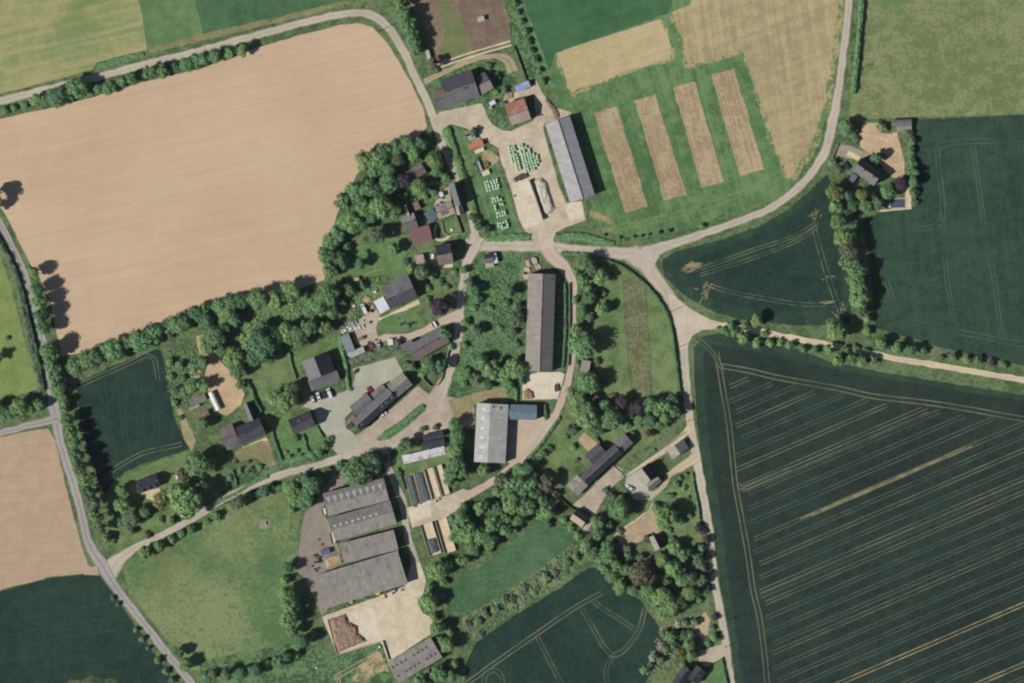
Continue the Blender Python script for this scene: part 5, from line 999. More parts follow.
# small sheds and huts
Bld('field_hut', 'tiny pale hut at the end of the dark hedge by the paddock', 'shed', (427, 59.5), (430.5, 59), (429, 50)).mono((427.2, 60), (431.2, 59), (429, 50), 2, 2.3, 'fibw', 'wood')
Bld('field_shelter', 'white-roofed animal shelter alone in the brown paddock', 'shelter', (478.5, 22.5), (485, 20.5), (483.5, 16)).mono((478.5, 22.5), (485, 20.5), (483.5, 16), 1.9, 2.3, 'fibw', 'wood')
b = Bld('shed', 'teal-grey lean-to shed with pale end bay below the cluttered yard', 'shed', (340, 336.5), (347, 354), (355.5, 350.5))
b.mono((340, 336.5), (347, 354), (355.5, 350.8), 2.3, 2.9, 'teal', 'block'); b.mono((351, 358.5), (365.5, 352), (363, 346.3), 2.2, 2.6, 'fibl', 'block'); b.mono((346.8, 354.8), (351.5, 358.3), (356, 351.2), 2.1, 2.3, 'fibl', 'block')
Bld('garden_shed', 'small beige shed in the trees above the cluttered yard', 'shed', (354.5, 281.5), (359.5, 280.5), (359, 277)).mono((354.5, 281.5), (359.5, 280.5), (359, 277), 1.9, 2.2, 'beige', 'wood')
Bld('garden_shed', 'rusty-roofed tiny shed beside the left curved-lane parking', 'shed', (366.5, 340), (370, 338), (368.5, 335)).mono((358.5, 341.5), (364, 339), (362.5, 336), 1.8, 2.1, 'brown', 'wood')
Bld('garden_shed', 'grey shed beneath trees beside the barn track', 'shed', (579, 372), (589, 373.5), (590, 361)).mono((580, 371), (589, 372.5), (590.5, 361), 2.3, 2.6, 'slatel', 'wood')
Bld('workshop', 'brown-roofed workshop against the red garden of the slate house', 'shed', (627, 441), (633, 436), (630, 431)).mono((631, 437.5), (635, 434), (632, 430.5), 2.1, 2.4, 'brown', 'wood')
Bld('stone_trough', 'squat stone trough hut in a worn patch of meadow', 'trough', (262, 526.5), (267, 525), (266, 521.5)).mono((262.5, 526.5), (267, 525.2), (266, 521.8), .9, 1.0, 'slatel', 'block')
Bld('porch', 'pale flat porch roof beside the upper courtyard', 'outbuilding', (440, 198), (443.5, 197), (442.5, 192)).mono((440, 197.5), (443.8, 196.5), (442.8, 191.8), 2.4, 2.5, 'white', 'cream')

# ------------------------------------------------------------------ walls, clamps, heaps
def wall(label, px, h, th, mat, cat='wall', name='wall', group=None):
    S = [Vector(W(*p)) for p in px]; o = S[0]; b = MB()
    L, Rr = [], []
    for i, p in enumerate(S):
        t0 = (S[i]-S[i-1]).normalized() if i else (S[1]-S[0]).normalized(); t1 = (S[i+1]-S[i]).normalized() if i < len(S)-1 else t0
        t = (t0+t1).normalized(); n = Vector((-t.y, t.x))/max(.5, t.dot(t1)); L.append(p+n*th/2-o); Rr.append(p-n*th/2-o)
    v = []
    for l, r in zip(L, Rr): v += [(l.x, l.y, 0), (r.x, r.y, 0), (r.x, r.y, h), (l.x, l.y, h)]
    f = [(0, 3, 2, 1)]
    for i in range(len(S)-1):
        k = 4*i; f += [(k+1, k+2, k+6, k+5), (k+2, k+3, k+7, k+6), (k+3, k, k+4, k+7)]
    k = 4*(len(S)-1); f.append((k, k+1, k+2, k+3))
    w_ = b.add(v, f).build(name, mat, None, (o.x, o.y, 0)); return tag(w_, label, cat, group)
SW = WALLS['stone']; BW = WALLS['block']; PW = plain_mat('pale_concrete_wall', (196, 182, 156), (176, 162, 138), 2)
wall('stone wall around the triangle garden of the pink-roofed farmhouse', [(450.5, 343), (447, 356), (441, 380), (437, 385), (431, 387), (425, 381), (420, 374)], 1.5, .4, SW)
wall('low wall below the drive to the long slate house', [(684, 433), (660, 450), (640, 464), (620, 478)], 1.1, .35, SW)
wall('second low wall lining the drive to the right-hand garage', [(666, 450), (650, 461), (636, 470.5), (626, 477)], .8, .3, PALE)
wall('retaining wall right of the long barn, along the track', [(569.3, 283), (569.5, 310), (569.3, 340), (568, 366)], 1.5, .3, BW)
wall('tall concrete wall between the two northern silage clamps', [(529, 180), (536, 199), (543, 220)], 2.6, .5, BW)
wall('low concrete wall around the manure heap', [(327.5, 620), (332, 637), (337, 655), (360, 648), (383, 641)], 1.0, .3, PW)
wall('rounded garden wall by the cottage lawn at the upper junction', [(441.5, 222), (444, 233), (449, 236), (461, 233.5)], .9, .3, PW)
wall('dark garden wall along the house by the upper lane', [(452.5, 206), (457.5, 220), (462, 233)], 1.4, .3, SW)
wall('short wall at the gate of the right-hand house', [(838, 144), (834, 154), (831, 160)], 1.2, .3, BW)
wall('edging wall right of the garden drive to the slate house', [(613, 466), (619, 471), (624, 477)], .8, .25, PW)
wall('fence-like low wall above the lawn of the tongue of trees', [(362, 276), (372, 272), (386, 268)], .7, .2, PW)
wall('dark board fence behind the wing of the long slate house', [(590, 430), (598, 440), (606, 449)], 1.7, .15, WALLS['wood'], 'fence', 'fence')
wall('board fence from the pink yard to the beige hut', [(553, 491), (562, 500), (570, 507), (575, 510)], 1.7, .15, WALLS['wood'], 'fence', 'fence')
wall('board fence down the right side of the pink yard', [(598, 513), (594, 519), (591, 526)], 1.6, .15, WALLS['wood'], 'fence', 'fence')
wall('board fence left of the grey forecourt', [(625, 487), (630, 496), (637, 503)], 1.4, .15, WALLS['wood'], 'fence', 'fence')
wall('dark fence between paddock track and narrow lane', [(514, 46), (520, 62), (527, 82)], 1.3, .15, WALLS['wood'], 'fence', 'fence')
wall('post-and-board fence at the end of the stack yard', [(383, 641), (386, 650), (389, 660)], 1.2, .15, WALLS['wood'], 'fence', 'fence')

CW = PW; PLASTIC = plain_mat('black_silage_sheet', (72, 82, 86), (92, 100, 102), 1.5, .7, 0, .2); SILO = plain_mat('concrete_floor', (214, 198, 168), (196, 180, 150), .5, .9)
def clamp(name, label, TL, TR, BL, wallh=1.45, floor=SILO):
    """a silage clamp: concrete floor with a wall down each side; corners in photo pixels"""
    a, b_, c = (Vector(W(*p)) for p in (TL, TR, BL)); d = b_+c-a; o = (a+b_+c+d)/4; root = empty(name, (o.x, o.y, 0)); tag(root, label, 'silage clamp', 'silage clamps below the red-patched shed')
    q = [p-o for p in (a, c, d, b_)]; z = .16
    link('floor', [(p.x, p.y, z) for p in q]+[(p.x, p.y, 0) for p in q], [(0, 1, 2, 3), (0, 4, 5, 1), (1, 5, 6, 2), (2, 6, 7, 3), (3, 7, 4, 0)], floor, root)
    ax = (c-a).normalized(); n = Vector((-ax.y, ax.x)); n = n if n.dot(b_-a) > 0 else -n
    for p0, p1, s in ((a, c, -1), (b_, d, 1)):
        m = (p0+p1)/2-o+n*s*.17; ln = (p1-p0).length
        MB().box(-ln/2, ln/2, -.16, .16, 0, wallh, 0, .03).build('side_wall', CW, root, (m.x, m.y, 0), math.atan2(ax.y, ax.x))
    return root
clamp('silage_clamp', 'silage clamp at the far left, covered in black sheeting', (405.5, 476.3), (412.8, 473.3), (413.5, 507), .9)
clamp('silage_clamp', 'second silage clamp from the left, covered in black sheeting', (414.3, 472.8), (423, 470.6), (422.8, 502.5), .9)
clamp('silage_clamp', 'third silage clamp from the left, empty pale concrete', (424.3, 470.2), (432.2, 467.6), (432.6, 499))
clamp('silage_clamp', 'fourth silage clamp, empty pale concrete at the right end', (434, 467), (441, 464.4), (442.4, 496))
clamp('silage_clamp', 'lower left silage clamp, half filled with dark silage', (420.5, 525.5), (431.5, 521.8), (430, 556.5))
clamp('silage_clamp', 'lower right silage clamp, empty below the pale apron', (435.5, 521), (446, 517.5), (445, 554))
def heap(name, label, cat, px, h, mat, rough=.3, seed=0, g=.45):
    P = [Vector(p) for p in dens([W(*p) for p in px], 1.0, True, .25, seed)]; o = sum(P, Vector((0, 0)))/len(P); P = [p-o for p in P]; n = len(P)
    x0, x1, y0, y1 = min(p.x for p in P)-g, max(p.x for p in P)+g, min(p.y for p in P)-g, max(p.y for p in P)+g
    v, f, ids = [], [], {}
    for i in range(int((x1-x0)/g)+2):
        for j in range(int((y1-y0)/g)+2):
            x, y = x0+i*g, y0+j*g; ins = False
            for k in range(n):
                a, b_ = P[k-1], P[k]
                if (a.y > y) != (b_.y > y) and x < (b_.x-a.x)*(y-a.y)/(b_.y-a.y)+a.x: ins = not ins
            d_ = min((p-Vector((x, y))).length for p in P)
            if not ins and d_ > g*.75: continue
            t = min(1, d_/(h*1.5)) if ins else 0; z = h*t*(2-t)*(1+rough*(.7*noise.noise((x*.45+seed, y*.45, 1))+.7*noise.noise((x*1.3, y*1.3, seed))))
            ids[i, j] = len(v); v.append((x+.12*noise.noise((x*3, y*3, seed)), y+.12*noise.noise((x*3, y*3, seed+5)), max(.0, z)+.09))
    for (i, j), k in ids.items():
        q = [ids.get((i+1, j)), ids.get((i+1, j+1)), ids.get((i, j+1))]
        if None not in q: f.append((k, *q))
    return tag(link(name, v, f, mat, None, (o.x, o.y, 0), smooth=True), label, cat)
MAN = plain_mat('manure_straw', (166, 140, 118), (120, 98, 84), 2.2, .95, lo=.3, hi=.7); STRAW = plain_mat('straw', (182, 160, 130), (152, 132, 106), .8)
heap('manure_heap', 'brown straw manure heap inside low concrete walls', 'manure heap', [(329, 619), (338, 616), (345, 613), (349, 621), (357, 626), (358, 633), (367, 641), (352, 647), (338, 653), (333, 640)], 1.4, MAN, .6, 1)
heap('plastic_sheet', 'crumpled black plastic sheet heap at the clamp top', 'plastic sheet', [(512, 179), (520, 174), (527, 172), (530, 177), (522, 180), (514, 183)], 1.0, plain_mat('crumpled_black_sheet', (66, 58, 60), (96, 84, 80), 1.2, .4, 0, .4), .6, 2)
heap('silage_heap', 'whitish sheet-covered silage heap beside the long grey shed', 'silage heap', [(533, 181), (541, 177), (547, 182), (551, 196), (555, 208), (550, 214), (544, 215), (539, 202)], 1.5, plain_mat('dusty_white_sheet', (202, 194, 178), (176, 166, 150), 1.0), .4, 3)
heap('black_silage', 'black-sheeted silage mound in the far left clamp', 'silage heap', [(405.8, 476.6), (412.6, 473.8), (420.6, 503.3), (413.8, 506.8)], .95, PLASTIC, .35, 4)
heap('black_silage', 'black-sheeted silage mound in the second clamp', 'silage heap', [(414.6, 473), (422.8, 470.9), (431.1, 500), (423, 502.6)], .95, PLASTIC, .35, 5)
heap('black_silage', 'dark silage mound in the lower left clamp', 'silage heap', [(425.5, 540), (436, 537), (440, 551), (430.5, 555)], 1.2, PLASTIC, .35, 6)
heap('straw_pile', 'golden straw bedding pile at the missing barn corner', 'straw pile', [(325, 560), (331, 555), (341, 553.5), (344, 558), (342.5, 563), (334, 566), (326, 569)], 1.3, STRAW, .5, 7)
heap('rubble_heap', 'reddish rubble heap on the concrete below the long barn', 'rubble heap', [(523, 391), (528, 388), (533, 392), (535, 398), (528, 400), (523, 399)], .9, plain_mat('rubble', (162, 128, 100), (120, 94, 76), 1.5), .7, 8)
heap('soil_heap', 'small brown soil heap left of the northern clamp wall', 'soil heap', [(512.5, 195), (515.5, 194), (516, 197), (513.5, 198)], .6, MUDD, .4, 9)
heap('sand_heap', 'pale sand heap above the cluttered yard', 'sand heap', [(362, 299), (366, 295), (371, 297), (372, 302), (366, 304)], .8, STRAW, .5, 10)
heap('spoil_heap', 'dark earth heap by the gap in the upper yard bank', 'soil heap', [(547, 98), (553, 104), (559, 112), (560, 119), (555, 119), (551, 110), (544, 100)], .8, plain_mat('brown_spoil', (138, 114, 96), (112, 94, 80), 1), .6, 11)
heap('spoil_heap', 'pale earth heap between red barn and blue tarpaulin', 'soil heap', [(504, 98), (508, 91), (514, 92), (513, 98), (507, 100)], .8, plain_mat('tan_spoil', (168, 146, 116), (142, 122, 98), 1), .6, 12)
# circular clutter at the head of the long barn
def rings(name, label, spots, mat, cat):
    root = empty(name, (*W(*spots[0][:2]), 0)); tag(root, label, cat); o = Vector(W(*spots[0][:2]))
    for x, y, r, h in spots:
        p = Vector(W(x, y))-o; b = MB(); n = 20
        v = [(math.cos(2*PI*i/n)*q, math.sin(2*PI*i/n)*q, z) for q, z in ((r, 0), (r, h), (r-.2, h), (r-.2, .05)) for i in range(n)]
        f = [(k*n+i, k*n+(i+1) % n, (k+1)*n+(i+1) % n, (k+1)*n+i) for k in range(3) for i in range(n)]+[tuple(range(3*n, 4*n))]
        b.add(v, f).build('tank_ring', mat, root, (p.x, p.y, 0))
rings('concrete_tank', 'round concrete tank and trough at the head of the long barn', [(533, 261.5, 2.2, 1.0), (527, 264, 2.0, .6), (537, 267.5, 2.0, .6)], plain_mat('tank_concrete', (188, 178, 158), (150, 140, 122), 1), 'tank')
rings('slurry_pit', 'oval pale pit edge left of the long barn gable', [(524.5, 276, 2.2, .5), (526, 271, 2.0, .5)], plain_mat('pit_concrete', (198, 186, 162), (170, 158, 136), 1), 'tank')
rings('water_tank', 'round white tank in the gardens below the beige hut', [(620, 547, 1.9, 2.2)], plain_mat('tank_plastic', (176, 178, 192), (130, 132, 150), .6), 'tank')
def disc(name, label, cat, x, y, r, h, m1, m2):
    root = empty(name, (*W(x, y), 0)); tag(root, label, cat); MB().cyl((0, 0, 0), (0, 0, h), r, r, 18).build('side', m1, root)
    MB().cyl((0, 0, h), (0, 0, h+.06), r*.93, r*.9, 18).build('top', m2, root)
disc('trampoline', 'dark blue round trampoline above the cluttered yard', 'trampoline', 342, 295, 1.8, .8, STEEL, plain_mat('trampoline_mat', (40, 48, 70), (58, 66, 88), 2))
disc('paddling_pool', 'small green-rimmed pool on the lawn behind the slate house', 'pool', 574, 447.5, 1.6, .5, plain_mat('green_plastic', (84, 160, 112), (110, 176, 130), 3), plain_mat('green_water', (44, 84, 58), (60, 100, 72), 2, .1))
# paved pool
root = empty('swimming_pool', (*W(898, 203), 0)); tag(root, 'dark blue rectangular pool with pale paving in the right-hand garden', 'swimming pool')
o = Vector(W(898, 203)); q = [Vector(W(*p))-o for p in ((890.5, 208), (905.2, 207.6), (905, 198.7), (890.5, 199.2))]
link('water', [(p.x, p.y, .2) for p in q], [(0, 1, 2, 3)], plain_mat('pool_water', (66, 78, 92), (76, 90, 104), .6, .05, 0, .5), root)
m = MB()
for i in range(4):
    a, c = q[i], q[(i+1) % 4]; d = (c-a).normalized(); n = Vector((d.y, -d.x))*.4
    m.add([(a.x, a.y, .24), (c.x, c.y, .24), (c.x+n.x, c.y+n.y, .24), (a.x+n.x, a.y+n.y, .24), (a.x+n.x, a.y+n.y, 0), (c.x+n.x, c.y+n.y, 0)], [(0, 3, 2, 1), (3, 4, 5, 2)])
m.build('coping', TERR, root)

# ------------------------------------------------------------------ vehicles and yard things
TYRE = plain_mat('tyre_rubber', (44, 44, 46), (56, 56, 58), 4); GLASS = plain_mat('car_glass', (40, 48, 58), (54, 62, 72), 2, .06, 0, .6)
LAMP = plain_mat('headlamp_glass', (200, 200, 196), (180, 180, 176), 4, .1, 0, .5)
def paint(n, c): return plain_mat(n, c, tuple(int(v*.95) for v in c), 1, .3, 0, .5)
CARW = paint('white_car_paint', (216, 216, 214)); CARB = paint('dark_blue_car_paint', (44, 50, 62)); CARR = paint('dark_red_car_paint', (92, 44, 40)); CARS = paint('silver_car_paint', (160, 164, 168)); CARK = paint('dark_grey_car_paint', (58, 60, 62))
def make_car(van=False):
    r = empty('parked_van' if van else 'parked_car', (0, 0, 0)); L, Wd = (5.2, 1.95) if van else (4.3, 1.78); b = MB(); hl, hw = L/2, Wd/2
    if van:
        P = [(-hl, .35), (hl, .35), (hl, .95), (hl-.75, 1.15), (hl-1.35, 1.95), (-hl+.1, 2.05)]; G = (hl-.80, hl-1.30, 1.22, 1.9)
    else:
        P = [(-hl, .32), (hl, .32), (hl, .72), (hl-.25, .82), (hl-1.15, .92), (hl-1.85, 1.42), (-hl+1.0, 1.46), (-hl+.3, .98), (-hl, .9)]
    n = len(P); v = []
    for s in (-1, 1):
        for x, z in P: v.append((x, s*(hw-(.16 if z > 1.2 else .04 if z < .5 else 0)), z))
    b.add(v, [tuple(range(n)), tuple(reversed(range(n, 2*n)))]+[(i, n+i, n+(i+1) % n, (i+1) % n) for i in range(n)])
    body = b.build('body', CARW, r)
    if van:
        x0, x1, z0, z1 = G; MB().add([(x0+.03, -hw*.86, z0), (x0+.03, hw*.86, z0), (x1+.03, hw*.8, z1), (x1+.03, -hw*.8, z1)], [(0, 1, 2, 3)]).build('windscreen', GLASS, r)
        for s in (-1, 1): MB().box(hl-1.9, hl-1.1, s*hw-.01 if s > 0 else -hw-.012, s*hw+.012 if s > 0 else -hw+.01, 1.15, 1.75, 0, 0, .12).build('side_window', GLASS, r)
    else:
        MB().add([(hl-1.16, -.74, .94), (hl-1.16, .74, .94), (hl-1.8, .66, 1.42), (hl-1.8, -.66, 1.42)], [(0, 1, 2, 3)]).build('windscreen', GLASS, r)
        MB().add([(-hl+.32, .72, 1.02), (-hl+.32, -.72, 1.02), (-hl+.93, -.64, 1.45), (-hl+.93, .64, 1.45)], [(0, 1, 2, 3)]).build('rear_window', GLASS, r)
        for s in (-1, 1): MB().add([(hl-1.3, s*.895, .97), (-hl+.55, s*.895, .99), (-hl+1.05, s*.76, 1.40), (hl-1.8, s*.76, 1.38)], [(0, 1, 2, 3) if s < 0 else (3, 2, 1, 0)]).build('side_window', GLASS, r)
    for x in (hl-.85, -hl+.8):
        for s in (-1, 1):
            w_ = MB().cyl((x, s*(hw-.2), .32), (x, s*(hw+.02), .32), .32, .32, 14).build('wheel', TYRE, r)
            MB().cyl((x, s*(hw+.02), .32), (x, s*(hw+.04), .32), .19, .17, 10).build('rim', STEEL, w_)
    for s in (-1, 1): MB().box(hl-.06, hl+.02, s*.55-.18, s*.55+.18, .58, .74).build('headlight', LAMP, r)
    return r
CAR, VAN = make_car(), make_car(True); first = {CAR: True, VAN: True}
def park(src, x, y, deg, label, mat, cat):
    o = src if first[src] else copy_tree(src); first[src] = False; X, Y = W(x, y); o.location = (X, Y, ZTOP); o.rotation_euler = (0, 0, math.radians(deg))
    tag(o, label, cat, 'vehicles parked in the village')
    for c in o.children:
        if c.name.startswith('body'): c.material_slots[0].link = 'OBJECT'; c.material_slots[0].material = mat
park(VAN, 329.5, 393.5, 112, 'white van, rightmost of the row beside the L-shaped house', CARW, 'van')
park(CAR, 324.2, 394.5, 112, 'dark car between white van and white car', CARK, 'car')
park(CAR, 318.3, 396.5, 110, 'white car in the middle of the row by the L-shaped house', CARW, 'car')
park(CAR, 312.5, 399.5, 108, 'white car half in tree shade, leftmost of the row', CARW, 'car')
park(CAR, 383, 414.5, 35, 'white car parked along the dark front of the long range', CARW, 'car')
park(CAR, 629.8, 488.3, 150, 'white car on the grey forecourt of the pale-roofed house', CARW, 'car')
park(CAR, 610.2, 492, 48, 'dark red car on the pink yard near the trees', CARR, 'car')
park(CAR, 846.5, 165.5, 120, 'dark car outside the slate house with two chimneys', CARB, 'car')
park(VAN, 364, 309, 116, 'long white van in the cluttered yard', CARW, 'van')
park(CAR, 345.5, 330, 35, 'white car at the left end of the cluttered yard row', CARW, 'car')
park(CAR, 351, 328.3, 20, 'white car second in the cluttered yard row', CARW, 'car')
park(CAR, 360, 327.4, 20, 'white car nearest the entrance of the cluttered yard', CARW, 'car')
park(CAR, 353, 323, 15, 'silver car behind the white ones in the cluttered yard', CARS, 'car')
park(CAR, 378.5, 344.5, 100, 'pale silver car among scrap below the curved drive', CARS, 'car')

def trailer(x, y, deg, l, wd, h, label, mat, cat='trailer', roof=None, bed=True):
    r = empty('trailer', (*W(x, y), 0), math.radians(deg)); tag(r, label, cat); b = MB()
    if bed:
        b.box(-l/2, l/2, -wd/2, wd/2, .7, .82)
        for y0, y1, x0, x1 in ((-wd/2-.06, -wd/2-.004, -l/2, l/2), (wd/2+.004, wd/2+.06, -l/2, l/2), (-wd/2, wd/2, -l/2-.06, -l/2-.004), (-wd/2, wd/2, l/2+.004, l/2+.06)): b.box(x0, x1, y0, y1, .66, h)
    else: b.box(-l/2, l/2, -wd/2, wd/2, .45, h, 0, .08)
    b.build('body', mat, r); MB().box(l/2+.07, l/2+1.1, -.05, .05, .55, .65).build('drawbar', STEEL, r)
    if roof: MB().box(-l/2-.05, l/2+.05, -wd/2-.05, wd/2+.05, h+.01, h+.1, 0, .1).build('roof', roof, r)
    for s in (-1, 1):
        for dx in (-.45, .45) if l > 3.5 else (0,): MB().cyl((dx, s*(wd/2-.1), .36), (dx, s*(wd/2+.14), .36), .36, .36, 12).build('wheel', TYRE, r)
ORANGE = paint('salmon_red_tarpaulin', (196, 122, 104)); IMPR = paint('red_machine_paint', (132, 58, 50)); YEL = paint('yellow_machine_paint', (220, 204, 96)); BLUV = paint('faded_blue_box', (98, 98, 132)); CREAMP = paint('cream_sheet', (206, 202, 178))
trailer(476, 144.8, 20, 7.4, 2.7, 2.6, 'salmon red covered trailer on the grass by the north bank', ORANGE, roof=ORANGE, bed=False)
trailer(471.5, 137.5, 20, 3.8, 2.2, 2.2, 'pale grey box trailer above the salmon red one', CARS, roof=CARS, bed=False)
trailer(478.5, 151, 22, 5.6, 2.0, 1.4, 'cream open trailer just below the salmon red one', CREAMP)
trailer(479, 166.5, 112, 4.8, 1.9, 1.4, 'grey open trailer among scrap beside the hedge bank', CARS)
trailer(484.8, 173.3, 22, 4.6, 2.4, 1.5, 'cream flat trailer above the tight block of bales', CREAMP)
trailer(486, 165.5, 40, 2.8, 1.8, 1.2, 'rusty little trailer on the worn turf', plain_mat('rust', (150, 112, 82), (112, 84, 64), 2))
trailer(325.5, 551.5, 15, 4.8, 2.4, 2.2, 'faded blue livestock trailer outside the lower cattle barn', BLUV, roof=BLUV, bed=False)
trailer(332.5, 538, 103, 5.6, 1.9, 1.7, 'cream flatbed trailer at the barn gable', CREAMP)
trailer(324, 511.5, 100, 3.2, 2.0, 1.5, 'cream trailer beside the upper cattle barn', CREAMP)
trailer(377, 593.6, 8, 2.7, 1.5, 1.3, 'bright yellow trailer below the lower cattle barn', YEL)
trailer(350.5, 602, 15, 2.2, 1.6, 1.2, 'pale trailer at the foot of the lower cattle barn', CARS)
trailer(390.5, 342, 100, 3.0, 2.6, 2.0, 'white box trailer below the curved drive', CARW, roof=CARW, bed=False)
trailer(370.5, 391, 130, 4.4, 1.6, 1.1, 'dark red trailer in the angle of the long range', IMPR)
trailer(366, 394.5, 40, 2.6, 1.5, 1.0, 'small red cart beside the dark red trailer', IMPR)
trailer(371, 347, 60, 2.8, 1.6, 1.2, 'small red trailer among scrap below the cluttered yard', IMPR)
trailer(492.5, 103, 30, 3.0, 2.0, 1.8, 'white box trailer between farmhouse and red barn', CARW, roof=CARW, bed=False)
trailer(489.8, 108, 20, 2.2, 1.5, 1.2, 'grey cart beside the white box trailer', CARS)
trailer(434, 324.5, 120, 3.0, 1.8, 1.5, 'white cart on the lawn by the curved drive', CARW)
trailer(556.5, 388, 95, 3.4, 1.7, 1.3, 'brown cart at the edge of the concrete apron', plain_mat('brown_cart', (104, 84, 74), (84, 66, 58), 2))
def tyre(x, y, label, z=0):
    n, m = 14, 6; v, f = [], []
    for i in range(n):
        t = 2*PI*i/n
        for j in range(m):
            s = 2*PI*j/m; q = .42+.2*math.cos(s); v.append((q*math.cos(t), q*math.sin(t), .2+.2*math.sin(s)))
    for i in range(n):
        for j in range(m): f.append((i*m+j, ((i+1) % n)*m+j, ((i+1) % n)*m+(j+1) % m, i*m+(j+1) % m))
    return tag(link('tyre', v, f, TYRE, None, (*W(x, y), .02), smooth=True), label, 'tyre', 'old tyres')
for i, (x, y) in enumerate(((313, 566), (315.5, 569), (318, 562), (320, 557), (321.5, 561), (317, 571))): tyre(x, y, 'old black tyre in the heap left of the straw pile')
for i, (x, y) in enumerate(((366, 597), (387, 592), (392, 589), (395, 588), (398, 587), (385.5, 595), (386, 597))): tyre(x, y, 'old black tyre along the foot of the lower cattle barn')
for x, y in ((425, 500), (421, 503), (416, 506), (437, 501), (440, 499)): tyre(x, y, 'old black tyre dropped at the mouth of the silage clamps')
def box_thing(name, label, cat, x, y, deg, sx, sy, sz, mat, group=None):
    r = empty(name, (*W(x, y), 0), math.radians(deg)); tag(r, label, cat, group); MB().box(-sx/2, sx/2, -sy/2, sy/2, 0, sz, 0, .04).build('body', mat, r)
    MB().box(-sx/2-.03, sx/2+.03, -sy/2-.03, sy/2+.03, sz+.004, sz+.07, 0, .03).build('lid', mat, r)
box_thing('oil_tank', 'white oil tank beside the black slate cottage with dormers', 'tank', 177, 477, 95, 2.0, 1.1, 1.2, CARW)
box_thing('oil_tank', 'dark oil tank on the corner of the parking yard', 'tank', 355.8, 371.2, 60, 1.8, 1.3, 1.3, CARK)
box_thing('oil_tank', 'pale tank at the left gable of the cottage with dormers', 'tank', 137.3, 485.3, 60, 1.0, .8, 1.2, CARW)
box_thing('water_butt', 'white cube tank behind the broad grey-roofed house', 'tank', 375, 292, 20, 1.3, 1.0, 1.2, CARW)
box_thing('white_crate', 'white crate on the grass of the cluttered yard', 'crate', 353.8, 306, 10, 1.3, 1.0, .9, CARW)
box_thing('garden_table', 'white table on the small lawn at the upper junction', 'table', 451.5, 230, 25, 1.5, 1.2, .75, CARW)
box_thing('storage_tank', 'white tank on the courtyard between slate house and outbuilding', 'tank', 441.5, 194, 5, 2.0, 2.4, 1.4, CARW)
box_thing('garden_bench', 'white bench in the lawn left of the cottages', 'bench', 393.5, 232.5, 70, 1.6, .8, .6, CARW)
box_thing('log_pile', 'brown log pile on the lawn behind the slate house', 'log pile', 575.8, 461, 55, 2.4, 1.0, 1.0, WALLS['wood'])
box_thing('storage_box', 'white storage box beside the house at the junction', 'box', 432.5, 256.5, 80, 2.4, 1.3, 1.2, CARW)
box_thing('gas_tank', 'white gas tank by the field edge of the right-hand garden', 'tank', 889.5, 206.5, 20, 1.0, .8, .8, CARW)
box_thing('hay_feeder', 'pale feeder at the corner of the stack yard fence', 'feeder', 379.5, 647, 60, 1.2, .9, 1.0, CARW)
box_thing('scrap_box', 'white scrap box in the garden by the bottom-left barn yard', 'crate', 316.5, 668, 30, .9, .8, .7, CARW)

# wrapped bales, lying in rows: each one is a thing
WRAP = plain_mat('pale_green_wrap', (170, 198, 164), (146, 178, 144), 2, .4, 0, .4)
v, f = [], []; n = 14
for x, r_ in ((-.62, .3), (-.62, .54), (-.56, .62), (.56, .62), (.62, .54), (.62, .3)):
    for i in range(n): v.append((x, r_*math.cos(2*PI*i/n), .6+r_*math.sin(2*PI*i/n)))
for k in range(5):
    for i in range(n): f.append((k*n+i, (k+1)*n+i, (k+1)*n+(i+1) % n, k*n+(i+1) % n))
f += [tuple(range(n)), tuple(reversed(range(5*n, 6*n)))]
BALE = bpy.data.meshes.new('wrapped_bale'); BALE.from_pydata(v, [], f); BALE.materials.append(WRAP); BALE.polygons.foreach_set('use_smooth', [True]*len(f)); BALE.update()
RB = random.Random(3)
def bales(x0, y0, ux, uy, rows, label, group, skip=.06, du=2.95, dv=3.3, stagger=0):
    """rows: list of bale counts; (ux, uy) unit vector along a row in photo pixels"""
    for j, (st, cnt) in enumerate(rows):
        for i in range(st, st+cnt):
            if RB.random() < skip: continue
            a, b_ = i*du+RB.uniform(-.4, .4), j*dv+RB.uniform(-.4, .4)
            x, y = x0+ux*a-uy*b_, y0+uy*a+ux*b_; o = bpy.data.objects.new('wrapped_bale', BALE); COL.objects.link(o)
            o.location = (*W(x, y), .03); o.rotation_euler = (0, 0, math.atan2(-uy, ux)+PI/2+RB.uniform(-.07, .07)); o.scale = (1.06, 1.06, 1.06); tag(o, label, 'hay bale', group)
bales(485.5, 182.3, .966, -.259, [(0, 5), (0, 5), (0, 5), (0, 5)], 'pale green wrapped bale in the tight square block by the hedge bank', 'bales in the tight square block', 0, 2.9, 2.8)
bales(492.4, 198.5, .966, -.259, [(0, 4), (0, 4)], 'pale green wrapped bale in the first loose rows below the square block', 'bales in the first loose rows', .1, 2.8, 2.9)
bales(495, 206, .966, -.259, [(0, 4), (0, 3)], 'pale green wrapped bale in the second loose rows below the square block', 'bales in the second loose rows', .12, 2.8, 2.9)
bales(497, 213.5, .966, -.259, [(0, 4), (0, 4)], 'pale green wrapped bale in the third loose rows below the square block', 'bales in the third loose rows', .1, 2.8, 2.9)
bales(498.5, 223.5, .966, -.259, [(0, 4), (0, 4), (1, 3)], 'pale green wrapped bale in the last loose rows near the lane', 'bales in the last loose rows', .15, 2.8, 2.9)
bales(509, 148, .966, -.259, [(0, 3), (0, 3), (0, 3), (0, 3), (0, 3), (0, 3), (1, 2), (1, 2), (1, 2)], 'pale green wrapped bale in the left column above the northern clamp', 'bales in the left column above the clamp', .05, 2.8, 2.9)
